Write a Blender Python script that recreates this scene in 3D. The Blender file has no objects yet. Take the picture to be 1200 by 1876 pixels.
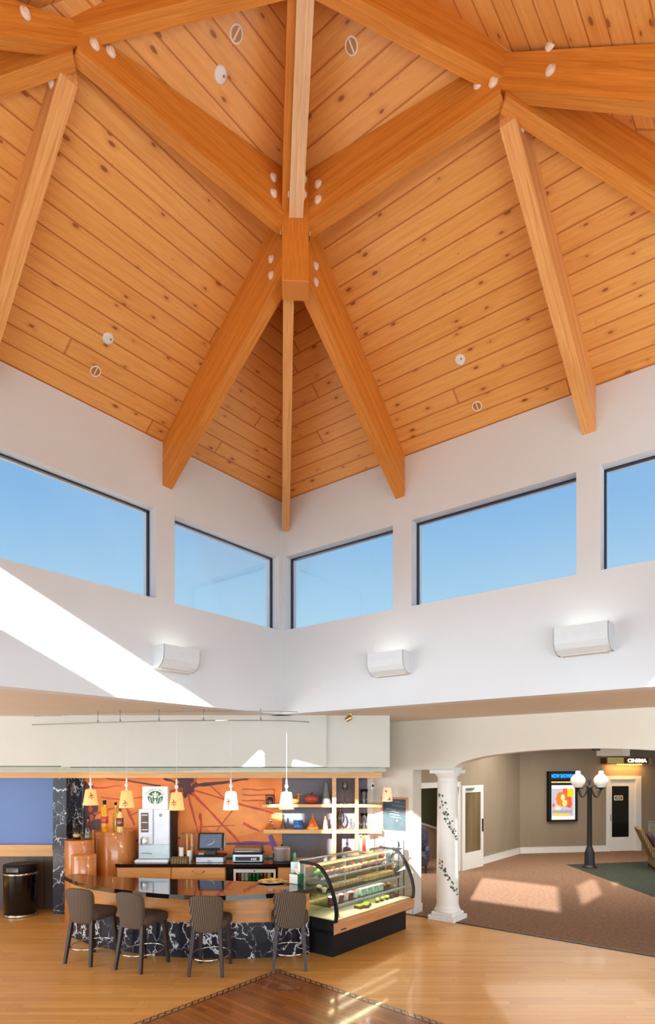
import bpy, math, random
from mathutils import Vector, Matrix, noise as mnoise
random.seed(7)
S = bpy.context.scene
COL = S.collection
PI = math.pi
# ------------------------------------------------------------------ camera
HC, F, PX0, PY0 = 2.45, 1122.0, 600.0, 1408.0
cam = bpy.data.cameras.new('camera')
camo = bpy.data.objects.new('camera', cam); COL.objects.link(camo)
camo.location = (0, 0, HC); camo.rotation_euler = (PI/2, 0, 0)
cam.sensor_fit = 'VERTICAL'; cam.sensor_height = 36.0
cam.lens = 36.0*F/1876.0
cam.shift_y = (PY0-938.0)/1876.0
cam.clip_start = .05; cam.clip_end = 500
S.camera = camo
S.view_settings.view_transform = 'Standard'
S.view_settings.look = 'None'
S.view_settings.gamma = 1
S.view_settings.exposure = 0.0
S.view_settings.use_curve_mapping = False
S.cycles.max_bounces = 10; S.cycles.diffuse_bounces = 6; S.cycles.transparent_max_bounces = 16
S.cycles.caustics_reflective = False; S.cycles.caustics_refractive = False
S.cycles.sample_clamp_indirect = 6
S.cycles.use_denoising = True
# ------------------------------------------------------------------ sky
w = bpy.data.worlds.new('sky'); S.world = w; w.use_nodes = True
nt = w.node_tree; nt.nodes.clear()
tc = nt.nodes.new('ShaderNodeTexCoord'); sx = nt.nodes.new('ShaderNodeSeparateXYZ')
nt.links.new(tc.outputs['Generated'], sx.inputs[0])
rp = nt.nodes.new('ShaderNodeValToRGB'); nt.links.new(sx.outputs['Z'], rp.inputs[0])
els = rp.color_ramp.elements
els[0].position = 0.0; els[0].color = (.52, .58, .60, 1)
els[1].position = .7; els[1].color = (.13, .32, .72, 1)
for p, c in ((.16, (.50, .76, .90, 1)), (.25, (.40, .66, .87, 1)), (.38, (.25, .50, .81, 1))):
    e = els.new(p); e.color = c
sn = nt.nodes.new('ShaderNodeTexNoise'); sn.inputs['Scale'].default_value = 2.2; sn.inputs['Detail'].default_value = 5
nt.links.new(tc.outputs['Generated'], sn.inputs['Vector'])
mr = nt.nodes.new('ShaderNodeMapRange'); mr.inputs[1].default_value = .5; mr.inputs[2].default_value = .8; mr.inputs[4].default_value = .14
nt.links.new(sn.outputs[0], mr.inputs[0])
mxs = nt.nodes.new('ShaderNodeMixRGB'); mxs.inputs[2].default_value = (.8, .88, .95, 1)
nt.links.new(mr.outputs[0], mxs.inputs[0]); nt.links.new(rp.outputs[0], mxs.inputs[1])
bg = nt.nodes.new('ShaderNodeBackground'); bg.inputs[1].default_value = 1.0
nt.links.new(mxs.outputs[0], bg.inputs[0])
wo = nt.nodes.new('ShaderNodeOutputWorld'); nt.links.new(bg.outputs[0], wo.inputs[0])
# ------------------------------------------------------------------ sun and added fill lights
SUN_DIR = Vector((.335, .942, -.404)).normalized()
sl = bpy.data.lights.new('sun', 'SUN'); sl.energy = 21; sl.angle = math.radians(.6); sl.color = (1, .97, .93)
so = bpy.data.objects.new('sun', sl); COL.objects.link(so); so.rotation_euler = (-SUN_DIR).to_track_quat('Z', 'Y').to_euler()
so.location = (-6, -20, 14)
def area(name, loc, direction, sx_, sy_, power, color, spread=PI):
    l = bpy.data.lights.new(name, 'AREA'); l.shape = 'RECTANGLE'; l.size = sx_; l.size_y = sy_
    l.energy = power; l.color = color; l.spread = spread
    o = bpy.data.objects.new(name, l); COL.objects.link(o); o.location = loc
    o.rotation_euler = Vector(direction).normalized().to_track_quat('-Z', 'Y').to_euler()
    return o
area('fill_rear', (1, -4.8, 1.6), (0, 1, .22), 12, 2.6, 900, (.74, .90, 1))  # added fill panel, brightens the room from behind the view
area('fill_right', (13.5, 4, 1.6), (-1, 0, .15), 9, 2.4, 400, (.78, .91, 1))  # added fill panel hanging free, no window behind it
area('fill_left', (-8.6, 3, 1.6), (1, 0, .25), 9, 2.4, 480, (.78, .91, 1))  # added fill panel from the left side
area('fill_lobby', (6, 14, 3.15), (0, 0, -1), 4, 4, 230, (1, .94, .84))  # added fill over the lobby, no fixture there
area('fill_ceiling_right', (6.8, 3.2, 3.2), (-.2, 1, -.25), 5, .4, 210, (.84, .95, 1))  # added fill aimed at the arch wall, without a fixture
area('fill_ceiling_left', (-5.5, 4.2, 3.2), (.3, 1, -.25), 4, .4, 8, (.9, .97, 1))  # weak added fill towards the bar side, without a fixture
area('fill_bar', (-2, 9.3, 2.36), (.1, .35, -1), 4.5, .25, 16, (1, .88, .7))  # added strip of fill above the bar, no lamp modelled

# ------------------------------------------------------------------ frames
D1 = Vector((.6227, .7824, 0)); D2 = Vector((-.7823, .6229, 0)); CR = Vector((-.67, 8.98, 0))
def W(a, b, z=0.0): return CR - D2*a - D1*b + Vector((0, 0, z))
def PXY(x, y, Y): return Vector(((x-PX0)/F*Y, Y, HC+(PY0-y)/F*Y))
AB = Matrix.Translation(CR) @ Matrix.Rotation(math.atan2(-D2.y, -D2.x), 4, 'Z')   # x = a, y = -b
ZC = 3.25; ZE = 6.37; SL = .70; LL = 6.45
for a_, b_, dd in ((LL/2, LL-.03, D1), (LL-.03, LL/2, D2)):
    p_ = W(a_, b_, 5.0); area('fill_lantern', p_, (dd.x, dd.y, .12), 6.0, 1.0, 5, (.80, .92, 1))  # added fill panel set against the unseen lantern walls
    p_ = W(a_, b_, 4.6); area('fill_lantern_up', p_, (dd.x, dd.y, 2.0), 6.0, .5, 58, (.86, .95, 1))  # added fill aimed upwards to brighten the boarded slopes
def surf(a, b): return ZE + SL*min(a, b, LL-a, LL-b)

# ------------------------------------------------------------------ mesh builder
class MB:
    def __init__(s): s.v = []; s.f = []; s.mi = []; s.sm = []
    def add(s, vs, fs, mi=0, T=None, smooth=False):
        n = len(s.v)
        for p in vs:
            p = Vector(p)
            s.v.append(T @ p if T is not None else p)
        for f in fs:
            s.f.append([n+i for i in f]); s.mi.append(mi); s.sm.append(smooth)
        return s
    def box(s, x0, x1, y0, y1, z0, z1, mi=0, T=None, bev=0):
        if bev <= 0:
            v = [(x0,y0,z0),(x1,y0,z0),(x1,y1,z0),(x0,y1,z0),(x0,y0,z1),(x1,y0,z1),(x1,y1,z1),(x0,y1,z1)]
            return s.add(v, [(0,3,2,1),(4,5,6,7),(0,1,5,4),(1,2,6,5),(2,3,7,6),(3,0,4,7)], mi, T)
        b = min(bev, (x1-x0)*.49, (y1-y0)*.49, (z1-z0)*.49)
        def ring(z, i):
            return [(x0+i+b*0,y0+b+i*0,z),(x0+b+0*i,y0+i,z),(x1-b,y0+i,z),(x1-i,y0+b,z),(x1-i,y1-b,z),(x1-b,y1-i,z),(x0+b,y1-i,z),(x0+i,y1-b,z)]
        r0 = ring(z0, b*.7); r1 = ring(z0+b, 0); r2 = ring(z1-b, 0); r3 = ring(z1, b*.7)
        v = r0+r1+r2+r3; f = [tuple(range(7, -1, -1)), tuple(range(24, 32))]
        for k in range(3):
            for i in range(8):
                j = (i+1) % 8; f.append((k*8+i, k*8+j, k*8+8+j, k*8+8+i))
        return s.add(v, f, mi, T)
    def prism(s, poly, z0, z1, mi=0, T=None, smooth=False):
        n = len(poly)
        v = [(p[0], p[1], z0) for p in poly]+[(p[0], p[1], z1) for p in poly]
        s.add(v, [tuple(range(n-1, -1, -1)), tuple(range(n, 2*n))], mi, T)
        return s.add(v, [(i, (i+1) % n, n+(i+1) % n, n+i) for i in range(n)], mi, T, smooth)
    def lathe(s, prof, seg=24, mi=0, T=None, smooth=True, cap=True, sxy=(1, 1)):
        v = []; f = []
        for r, z in prof:
            for i in range(seg):
                t = 2*PI*i/seg; v.append((r*math.cos(t)*sxy[0], r*math.sin(t)*sxy[1], z))
        for k in range(len(prof)-1):
            for i in range(seg):
                j = (i+1) % seg; f.append((k*seg+i, k*seg+j, (k+1)*seg+j, (k+1)*seg+i))
        s.add(v, f, mi, T, smooth)
        if cap:
            n = len(prof)
            s.add(v[:seg], [tuple(range(seg-1, -1, -1))], mi, T)
            s.add(v[(n-1)*seg:], [tuple(range(seg))], mi, T)
        return s
    def tube(s, pts, r, seg=10, mi=0, T=None, closed=False, flat=1.0):
        pts = [Vector(p) for p in pts]; n = len(pts); v = []; f = []
        rr = r if isinstance(r, (list, tuple)) else [r]*n
        for k, p in enumerate(pts):
            a = pts[(k-1) % n] if closed or k > 0 else p
            b = pts[(k+1) % n] if closed or k < n-1 else p
            t = (b-a).normalized()
            up = Vector((0, 0, 1)) if abs(t.z) < .95 else Vector((0, 1, 0))
            u = t.cross(up).normalized(); w_ = u.cross(t).normalized()
            for i in range(seg):
                g = 2*PI*i/seg; v.append(p+u*math.cos(g)*rr[k]+w_*math.sin(g)*rr[k]*flat)
        for k in range(n if closed else n-1):
            k2 = (k+1) % n
            for i in range(seg):
                j = (i+1) % seg; f.append((k*seg+i, k*seg+j, k2*seg+j, k2*seg+i))
        if not closed: f += [tuple(range(seg-1, -1, -1)), tuple((n-1)*seg+i for i in range(seg))]
        return s.add(v, f, mi, T, True)
    def sup(s, c, r, e1=.5, e2=.5, nu=20, nv=12, mi=0, T=None, fn=None):
        def sg(x, e): return math.copysign(abs(x)**e, x)
        v = []; f = []
        for j in range(nv+1):
            ph = -PI/2+PI*j/nv
            for i in range(nu):
                th = 2*PI*i/nu
                p = Vector((r[0]*sg(math.cos(ph), e1)*sg(math.cos(th), e2), r[1]*sg(math.cos(ph), e1)*sg(math.sin(th), e2), r[2]*sg(math.sin(ph), e1)))
                if fn: p = fn(p)
                v.append(p+Vector(c))
        for j in range(nv):
            for i in range(nu):
                k = (i+1) % nu; f.append((j*nu+i, j*nu+k, (j+1)*nu+k, (j+1)*nu+i))
        return s.add(v, f, mi, T, True)
    def disc(s, c, r, n, axis_u, axis_v, mi=0, e=1.0):
        c = Vector(c); U = Vector(axis_u); V = Vector(axis_v)
        return s.add([c+U*r*math.cos(2*PI*i/n)+V*r*e*math.sin(2*PI*i/n) for i in range(n)], [tuple(range(n))], mi)
    def mesh(s, name, mats):
        m = bpy.data.meshes.new(name); m.from_pydata([tuple(p) for p in s.v], [], s.f)
        for mt in (mats if isinstance(mats, (list, tuple)) else [mats]): m.materials.append(mt)
        for p, i, q in zip(m.polygons, s.mi, s.sm): p.material_index = i; p.use_smooth = q
        m.validate(); m.update(); return m
def link(name, mb, mats, parent=None, T=None):
    o = bpy.data.objects.new(name, mb.mesh(name, mats)); COL.objects.link(o)
    if parent is not None: o.parent = parent
    if T is not None: o.matrix_local = T
    return o
def tag(o, label, cat, group=None, kind=None):
    o['label'] = label; o['category'] = cat
    if group: o['group'] = group
    if kind: o['kind'] = kind
    return o
def thing(name, label, cat, loc=(0, 0, 0), rz=0, group=None, T=None):
    o = bpy.data.objects.new(name, None); COL.objects.link(o); o.empty_display_size = .1
    if T is not None: o.matrix_world = T
    else: o.location = loc; o.rotation_euler = (0, 0, rz)
    return tag(o, label, cat, group)
def structure(name, mb, mats, parent=None, T=None):
    o = link(name, mb, mats, parent, T); o['kind'] = 'structure'; return o
def dup(root, loc, rz, label, group=None):
    r = root.copy(); COL.objects.link(r); r.location = loc; r.rotation_euler = (0, 0, rz); r['label'] = label
    if group: r['group'] = group
    for ch in list(root.children):
        c = ch.copy(); COL.objects.link(c); c.parent = r
        for g in list(ch.children):
            d = g.copy(); COL.objects.link(d); d.parent = c
    return r
def text_mesh(txt, size, bold=0.0, extrude=.002, align='CENTER'):
    cu = bpy.data.curves.new('lettering', 'FONT'); cu.body = txt; cu.size = size; cu.extrude = extrude; cu.offset = bold
    cu.align_x = align; cu.align_y = 'CENTER'
    o = bpy.data.objects.new('lettering', cu); COL.objects.link(o)
    dg = bpy.context.evaluated_depsgraph_get(); me = bpy.data.meshes.new_from_object(o.evaluated_get(dg))
    vs = [v.co.copy() for v in me.vertices]; fs = [tuple(p.vertices) for p in me.polygons]
    bpy.data.objects.remove(o); bpy.data.curves.remove(cu); bpy.data.meshes.remove(me)
    return vs, fs

# ------------------------------------------------------------------ materials
def newmat(name):
    m = bpy.data.materials.new(name); m.use_nodes = True
    t = m.node_tree; b = t.nodes['Principled BSDF']; return m, t, b
def N(t, kind, **kw):
    n = t.nodes.new(kind)
    for k, v in kw.items():
        if hasattr(n, k): setattr(n, k, v)
    return n
def lin(c):
    def f(x):
        x /= 255.; return x/12.92 if x <= .04045 else ((x+.055)/1.055)**2.4
    return (f(c[0]), f(c[1]), f(c[2]), 1)
def plain(name, rgb, rough=.5, metal=0, var=.06, scale=12, emit=None, es=0, bump=0, coat=0, spec=None, stretch=None):
    m, t, b = newmat(name); c = lin(rgb)
    co = N(t, 'ShaderNodeTexCoord'); nz = N(t, 'ShaderNodeTexNoise'); nz.inputs['Scale'].default_value = scale; nz.inputs['Detail'].default_value = 4
    src = co.outputs['Object']
    if stretch:
        mp = N(t, 'ShaderNodeMapping'); mp.inputs['Scale'].default_value = stretch; t.links.new(src, mp.inputs[0]); src = mp.outputs[0]
    t.links.new(src, nz.inputs['Vector'])
    rp = N(t, 'ShaderNodeValToRGB'); rp.color_ramp.elements[0].position = .3; rp.color_ramp.elements[1].position = .7
    rp.color_ramp.elements[0].color = tuple(x*(1-var) for x in c[:3])+(1,)
    rp.color_ramp.elements[1].color = tuple(min(1, x*(1+var)) for x in c[:3])+(1,)
    t.links.new(nz.outputs[0], rp.inputs[0]); t.links.new(rp.outputs[0], b.inputs['Base Color'])
    b.inputs['Roughness'].default_value = rough; b.inputs['Metallic'].default_value = metal
    if spec is not None: b.inputs['Specular IOR Level'].default_value = spec
    if coat: b.inputs['Coat Weight'].default_value = coat; b.inputs['Coat Roughness'].default_value = .06
    if emit: b.inputs['Emission Color'].default_value = lin(emit); b.inputs['Emission Strength'].default_value = es
    if bump:
        bp = N(t, 'ShaderNodeBump'); bp.inputs['Strength'].default_value = bump; bp.inputs['Distance'].default_value = .01
        t.links.new(nz.outputs[0], bp.inputs['Height']); t.links.new(bp.outputs[0], b.inputs['Normal'])
    return m
def mth(t, op, a, b=None, c=None):
    n = N(t, 'ShaderNodeMath', operation=op)
    for i, x in enumerate((a, b, c)):
        if x is None: continue
        if isinstance(x, (int, float)): n.inputs[i].default_value = x
        else: t.links.new(x, n.inputs[i])
    return n.outputs[0]
def mix(t, fac, a, b, mode='MIX'):
    n = N(t, 'ShaderNodeMixRGB', blend_type=mode)
    for i, x in enumerate((fac, a, b)):
        if isinstance(x, (int, float)): n.inputs[i].default_value = x
        elif isinstance(x, tuple): n.inputs[i].default_value = x
        else: t.links.new(x, n.inputs[i])
    return n.outputs[0]
def planks(name, c_lo, c_hi, c_line, width, length, along='x', across='y', knots=True, rough=.45, coat=0, line_w=.035, grain=.35, spec=.5, coatr=.08):
    m, t, b = newmat(name); co = N(t, 'ShaderNodeTexCoord'); sp = N(t, 'ShaderNodeSeparateXYZ'); t.links.new(co.outputs['Object'], sp.inputs[0])
    X = sp.outputs[{'x': 0, 'y': 1, 'z': 2}[along]]; Y = sp.outputs[{'x': 0, 'y': 1, 'z': 2}[across]]
    row = mth(t, 'DIVIDE', Y, width); ri = mth(t, 'FLOOR', row); rf = mth(t, 'FRACT', row)
    wn = N(t, 'ShaderNodeTexWhiteNoise', noise_dimensions='1D'); t.links.new(ri, wn.inputs['W'])
    colx = mth(t, 'ADD', mth(t, 'DIVIDE', X, length), mth(t, 'MULTIPLY', wn.outputs[0], 7.3)); ci = mth(t, 'FLOOR', colx); cf = mth(t, 'FRACT', colx)
    wn2 = N(t, 'ShaderNodeTexWhiteNoise', noise_dimensions='2D'); cb = N(t, 'ShaderNodeCombineXYZ'); t.links.new(ri, cb.inputs[0]); t.links.new(ci, cb.inputs[1]); t.links.new(cb.outputs[0], wn2.inputs['Vector'])
    # grain
    cg = N(t, 'ShaderNodeCombineXYZ')
    t.links.new(mth(t, 'ADD', mth(t, 'MULTIPLY', X, .9), mth(t, 'MULTIPLY', wn2.outputs[0], 31.)), cg.inputs[0])
    t.links.new(mth(t, 'MULTIPLY', Y, 16.), cg.inputs[1])
    g = N(t, 'ShaderNodeTexNoise'); g.inputs['Scale'].default_value = 2.2; g.inputs['Detail'].default_value = 7; g.inputs['Roughness'].default_value = .62; g.inputs['Distortion'].default_value = .8
    t.links.new(cg.outputs[0], g.inputs['Vector'])
    gr = N(t, 'ShaderNodeMapRange'); gr.inputs[1].default_value = .3; gr.inputs[2].default_value = .7; t.links.new(g.outputs[0], gr.inputs[0])
    fac = mth(t, 'ADD', mth(t, 'MULTIPLY', gr.outputs[0], grain), mth(t, 'MULTIPLY', wn2.outputs[0], 1-grain))
    colr = mix(t, fac, lin(c_lo), lin(c_hi))
    if knots:
        ck = N(t, 'ShaderNodeCombineXYZ')
        t.links.new(mth(t, 'MULTIPLY', X, 3.0), ck.inputs[0]); t.links.new(mth(t, 'ADD', mth(t, 'MULTIPLY', Y, 6.5), mth(t, 'MULTIPLY', ri, 3.7)), ck.inputs[1])
        v = N(t, 'ShaderNodeTexVoronoi'); v.inputs['Scale'].default_value = 1.0; v.voronoi_dimensions = '2D'; t.links.new(ck.outputs[0], v.inputs['Vector'])
        sel = N(t, 'ShaderNodeSeparateXYZ'); t.links.new(v.outputs['Color'], sel.inputs[0])
        rad = mth(t, 'MULTIPLY', mth(t, 'MAXIMUM', mth(t, 'SUBTRACT', sel.outputs[0], .40), 0), .15)
        kn = N(t, 'ShaderNodeMapRange'); t.links.new(mth(t, 'SUBTRACT', v.outputs['Distance'], rad), kn.inputs[0])
        kn.inputs[1].default_value = .03; kn.inputs[2].default_value = -.01; kn.inputs[4].default_value = .8
        colr = mix(t, kn.outputs[0], colr, lin((112, 50, 20)))
        kn2 = N(t, 'ShaderNodeMapRange'); t.links.new(mth(t, 'SUBTRACT', v.outputs['Distance'], rad), kn2.inputs[0])
        kn2.inputs[1].default_value = .2; kn2.inputs[2].default_value = .0; kn2.inputs[4].default_value = .3
        colr = mix(t, mth(t, 'MULTIPLY', kn2.outputs[0], mth(t, 'GREATER_THAN', sel.outputs[0], .5)), colr, lin((176, 96, 40)))
    ed = mth(t, 'MINIMUM', rf, mth(t, 'SUBTRACT', 1, rf)); e1 = mth(t, 'LESS_THAN', ed, line_w)
    ed2 = mth(t, 'MINIMUM', cf, mth(t, 'SUBTRACT', 1, cf)); e2 = mth(t, 'LESS_THAN', ed2, .002)
    ln = mth(t, 'MAXIMUM', e1, mth(t, 'MULTIPLY', e2, .8))
    colr = mix(t, mth(t, 'MULTIPLY', ln, .75), colr, lin(c_line))
    t.links.new(colr, b.inputs['Base Color']); b.inputs['Roughness'].default_value = rough; b.inputs['Specular IOR Level'].default_value = spec
    if coat: b.inputs['Coat Weight'].default_value = coat; b.inputs['Coat Roughness'].default_value = coatr
    bp = N(t, 'ShaderNodeBump'); bp.inputs['Strength'].default_value = .5; bp.inputs['Distance'].default_value = .004
    t.links.new(mth(t, 'SUBTRACT', mth(t, 'MULTIPLY', gr.outputs[0], .05), ln), bp.inputs['Height']); t.links.new(bp.outputs[0], b.inputs['Normal'])
    return m
def timber(name, lo, hi, rough=.5, lam=.038):
    m, t, b = newmat(name); co = N(t, 'ShaderNodeTexCoord'); mp = N(t, 'ShaderNodeMapping'); mp.inputs['Scale'].default_value = (.6, 20, 20)
    t.links.new(co.outputs['Object'], mp.inputs[0])
    g = N(t, 'ShaderNodeTexNoise'); g.inputs['Scale'].default_value = 2.6; g.inputs['Detail'].default_value = 8; g.inputs['Roughness'].default_value = .65; g.inputs['Distortion'].default_value = 1.0
    t.links.new(mp.outputs[0], g.inputs['Vector'])
    sp = N(t, 'ShaderNodeSeparateXYZ'); t.links.new(co.outputs['Object'], sp.inputs[0])
    li = mth(t, 'FLOOR', mth(t, 'DIVIDE', sp.outputs[2], lam)); wn = N(t, 'ShaderNodeTexWhiteNoise', noise_dimensions='1D'); t.links.new(li, wn.inputs['W'])
    gr = N(t, 'ShaderNodeMapRange'); gr.inputs[1].default_value = .32; gr.inputs[2].default_value = .68; t.links.new(g.outputs[0], gr.inputs[0])
    fac = mth(t, 'ADD', mth(t, 'MULTIPLY', gr.outputs[0], .75), mth(t, 'MULTIPLY', wn.outputs[0], .25))
    t.links.new(mix(t, fac, lin(lo), lin(hi)), b.inputs['Base Color']); b.inputs['Roughness'].default_value = rough
    return m
def glass(name, tint=(1, 1, 1), gl=.12, rough=.02):
    m = bpy.data.materials.new(name); m.use_nodes = True; t = m.node_tree; t.nodes.clear()
    tr = N(t, 'ShaderNodeBsdfTransparent'); tr.inputs[0].default_value = tint+(1,)
    g = N(t, 'ShaderNodeBsdfGlossy'); g.inputs['Roughness'].default_value = rough
    fr = N(t, 'ShaderNodeFresnel'); fr.inputs[0].default_value = 1.45
    nz = N(t, 'ShaderNodeTexNoise'); nz.inputs['Scale'].default_value = 3; 
    f = mth(t, 'MULTIPLY', fr.outputs[0], mth(t, 'ADD', gl*3, mth(t, 'MULTIPLY', nz.outputs[0], .05)))
    f = mth(t, 'MINIMUM', f, 1.0)
    mx = N(t, 'ShaderNodeMixShader'); t.links.new(f, mx.inputs[0]); t.links.new(tr.outputs[0], mx.inputs[1]); t.links.new(g.outputs[0], mx.inputs[2])
    o = N(t, 'ShaderNodeOutputMaterial'); t.links.new(mx.outputs[0], o.inputs[0]); return m
def marble(name):
    m, t, b = newmat(name); co = N(t, 'ShaderNodeTexCoord'); mp = N(t, 'ShaderNodeMapping'); mp.inputs['Rotation'].default_value = (.3, .6, .2)
    mp.inputs['Scale'].default_value = (1, 1, .8)
    t.links.new(co.outputs['Object'], mp.inputs[0])
    nz = N(t, 'ShaderNodeTexNoise'); nz.inputs['Scale'].default_value = 3.2; nz.inputs['Detail'].default_value = 6; nz.inputs['Roughness'].default_value = .6; t.links.new(mp.outputs[0], nz.inputs['Vector'])
    ad = N(t, 'ShaderNodeVectorMath', operation='MULTIPLY_ADD'); t.links.new(nz.outputs['Color'], ad.inputs[0]); ad.inputs[1].default_value = (.55, .55, .55); t.links.new(mp.outputs[0], ad.inputs[2])
    v = N(t, 'ShaderNodeTexVoronoi', feature='DISTANCE_TO_EDGE'); v.inputs['Scale'].default_value = 4.2; t.links.new(ad.outputs[0], v.inputs['Vector'])
    n2 = N(t, 'ShaderNodeTexNoise'); n2.inputs['Scale'].default_value = 5; t.links.new(mp.outputs[0], n2.inputs['Vector'])
    th = mth(t, 'MULTIPLY', mth(t, 'MAXIMUM', mth(t, 'SUBTRACT', n2.outputs[0], .44), 0), .16)
    mr = N(t, 'ShaderNodeMapRange'); t.links.new(mth(t, 'SUBTRACT', v.outputs['Distance'], th), mr.inputs[0]); mr.inputs[1].default_value = .008; mr.inputs[2].default_value = 0; 
    base = mix(t, nz.outputs[0], lin((12, 12, 18)), lin((52, 50, 60)))
    t.links.new(mix(t, mth(t, 'MULTIPLY', mr.outputs[0], .85), base, lin((225, 225, 230))), b.inputs['Base Color'])
    b.inputs['Roughness'].default_value = .16; b.inputs['Specular IOR Level'].default_value = .22; return m
def weave(name, dark, light, s=1.0):
    m, t, b = newmat(name); co = N(t, 'ShaderNodeTexCoord'); sp = N(t, 'ShaderNodeSeparateXYZ'); t.links.new(co.outputs['Object'], sp.inputs[0])
    X = mth(t, 'ADD', sp.outputs[0], mth(t, 'MULTIPLY', sp.outputs[1], .8)); Z = mth(t, 'ADD', sp.outputs[2], mth(t, 'MULTIPLY', sp.outputs[1], .6))
    zz = mth(t, 'SINE', mth(t, 'MULTIPLY', Z, 330*s)); xx = mth(t, 'ADD', mth(t, 'MULTIPLY', X, 300*s), mth(t, 'MULTIPLY', zz, 1.25))
    wv = mth(t, 'SINE', xx)
    mr = N(t, 'ShaderNodeMapRange'); mr.inputs[1].default_value = .1; mr.inputs[2].default_value = .75; t.links.new(wv, mr.inputs[0])
    t.links.new(mix(t, mr.outputs[0], lin(dark), lin(light)), b.inputs['Base Color']); b.inputs['Roughness'].default_value = .8
    return m
def carpet(name, lo, hi, fleck):
    m, t, b = newmat(name); co = N(t, 'ShaderNodeTexCoord'); mp = N(t, 'ShaderNodeMapping'); mp.inputs['Scale'].default_value = (1, 3, 1); mp.inputs['Rotation'].default_value = (0, 0, .6)
    t.links.new(co.outputs['Object'], mp.inputs[0])
    a = N(t, 'ShaderNodeTexNoise'); a.inputs['Scale'].default_value = 16; a.inputs['Detail'].default_value = 3; t.links.new(mp.outputs[0], a.inputs['Vector'])
    c = N(t, 'ShaderNodeTexNoise'); c.inputs['Scale'].default_value = 150; t.links.new(co.outputs['Object'], c.inputs['Vector'])
    r = N(t, 'ShaderNodeMapRange'); r.inputs[1].default_value = .35; r.inputs[2].default_value = .65; t.links.new(a.outputs[0], r.inputs[0])
    k = mix(t, r.outputs[0], lin(lo), lin(hi)); fl = mth(t, 'GREATER_THAN', c.outputs[0], .62)
    t.links.new(mix(t, mth(t, 'MULTIPLY', fl, .5), k, lin(fleck)), b.inputs['Base Color']); b.inputs['Roughness'].default_value = 1; b.inputs['Specular IOR Level'].default_value = .1
    bp = N(t, 'ShaderNodeBump'); bp.inputs['Strength'].default_value = .5; bp.inputs['Distance'].default_value = .006; t.links.new(c.outputs[0], bp.inputs['Height']); t.links.new(bp.outputs[0], b.inputs['Normal'])
    return m
def inlay_border(name):
    m, t, b = newmat(name); co = N(t, 'ShaderNodeTexCoord'); sp = N(t, 'ShaderNodeSeparateXYZ'); t.links.new(co.outputs['Object'], sp.inputs[0])
    u = mth(t, 'MULTIPLY', sp.outputs[0], 1/.085); v = mth(t, 'MULTIPLY', sp.outputs[1], 1/.085)
    d = mth(t, 'PINGPONG', u, .5)
    dd = mth(t, 'ABSOLUTE', mth(t, 'SUBTRACT', mth(t, 'ABSOLUTE', mth(t, 'SUBTRACT', v, .5)), d))
    ln = mth(t, 'LESS_THAN', dd, .13)
    edge = mth(t, 'GREATER_THAN', mth(t, 'ABSOLUTE', mth(t, 'SUBTRACT', v, .5)), .40)
    t.links.new(mix(t, mth(t, 'MAXIMUM', ln, edge), lin((190, 140, 85)), lin((72, 34, 18))), b.inputs['Base Color']); b.inputs['Roughness'].default_value = .3
    b.inputs['Coat Weight'].default_value = .5
    return m
M = {}
M['wall'] = plain('white wall paint', (217, 222, 226), .85, var=.015, scale=1.5)
M['wall_low'] = plain('cream wall paint', (222, 216, 204), .85, var=.02, scale=1.5)
M['ceil_low'] = plain('cream ceiling paint', (214, 207, 194), .9, var=.02, scale=1.2)
M['taupe'] = plain('taupe wallcovering', (150, 134, 114), .85, var=.05, scale=2, stretch=(1, 1, .3))
M['pine'] = planks('knotty pine tongue and groove boards', (212, 142, 68), (238, 180, 106), (166, 92, 36), .172, 5.5, rough=.36, grain=.62, line_w=.04)
M['beam'] = timber('glued laminated beam', (188, 108, 28), (232, 156, 66))
M['beam_light'] = timber('pale laminated beam', (200, 130, 62), (244, 188, 120))
M['beam_pale'] = timber('pale grey laminated beam', (196, 148, 104), (240, 206, 166))
M['floor'] = planks('pale bamboo floor', (198, 136, 60), (224, 168, 90), (160, 102, 42), .095, 1.3, knots=False, rough=.38, coat=.15, line_w=.02, grain=.45, coatr=.07)
M['inlay'] = planks('brown hardwood inlay', (116, 62, 18), (168, 102, 40), (62, 28, 10), .07, .9, knots=False, rough=.3, coat=.6, line_w=.03)
M['border'] = inlay_border('patterned wood border')
M['carpet'] = carpet('brown carpet', (120, 90, 72), (152, 120, 98), (186, 158, 136))
M['carpet_green'] = carpet('dark green carpet', (54, 58, 52), (74, 78, 68), (92, 94, 80))
M['marble'] = marble('black marble')
M['white'] = plain('white gloss paint', (232, 230, 226), .4, var=.02)
M['sconce'] = plain('white plaster', (218, 225, 230), .7, var=.02)
M['frame_dark'] = plain('dark window frame', (30, 36, 58), .4)
M['pane'] = glass('window glass', gl=.06)
M['case_glass'] = glass('display glass', (.93, .98, .96), gl=.12)
M['shelf_glass'] = glass('glass shelf', (.80, .92, .88), gl=.25)
M['clear'] = glass('clear glassware', (.86, .90, .92), gl=.4)
M['oak'] = plain('honey wood veneer', (206, 136, 72), .35, var=.14, scale=5, coat=.2, stretch=(.5, .5, 6))
M['oak_h'] = plain('honey wood trim', (214, 160, 98), .4, var=.12, scale=4, stretch=(.5, 6, 10))
M['maple'] = plain('maple cabinet front', (222, 168, 104), .4, var=.1, scale=4, stretch=(.5, 6, 10))
M['drum'] = plain('amber wood veneer', (190, 116, 52), .28, var=.14, scale=4, coat=.5, stretch=(3, 3, .5))
M['black_top'] = plain('polished black stone', (20, 16, 18), .06, var=.3, scale=30, coat=.5)
M['black'] = plain('black plastic', (20, 20, 22), .5, spec=.25)
M['black_gloss'] = plain('gloss black', (10, 10, 12), .1)
M['blackmetal'] = plain('black painted metal', (34, 33, 36), .45)
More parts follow.
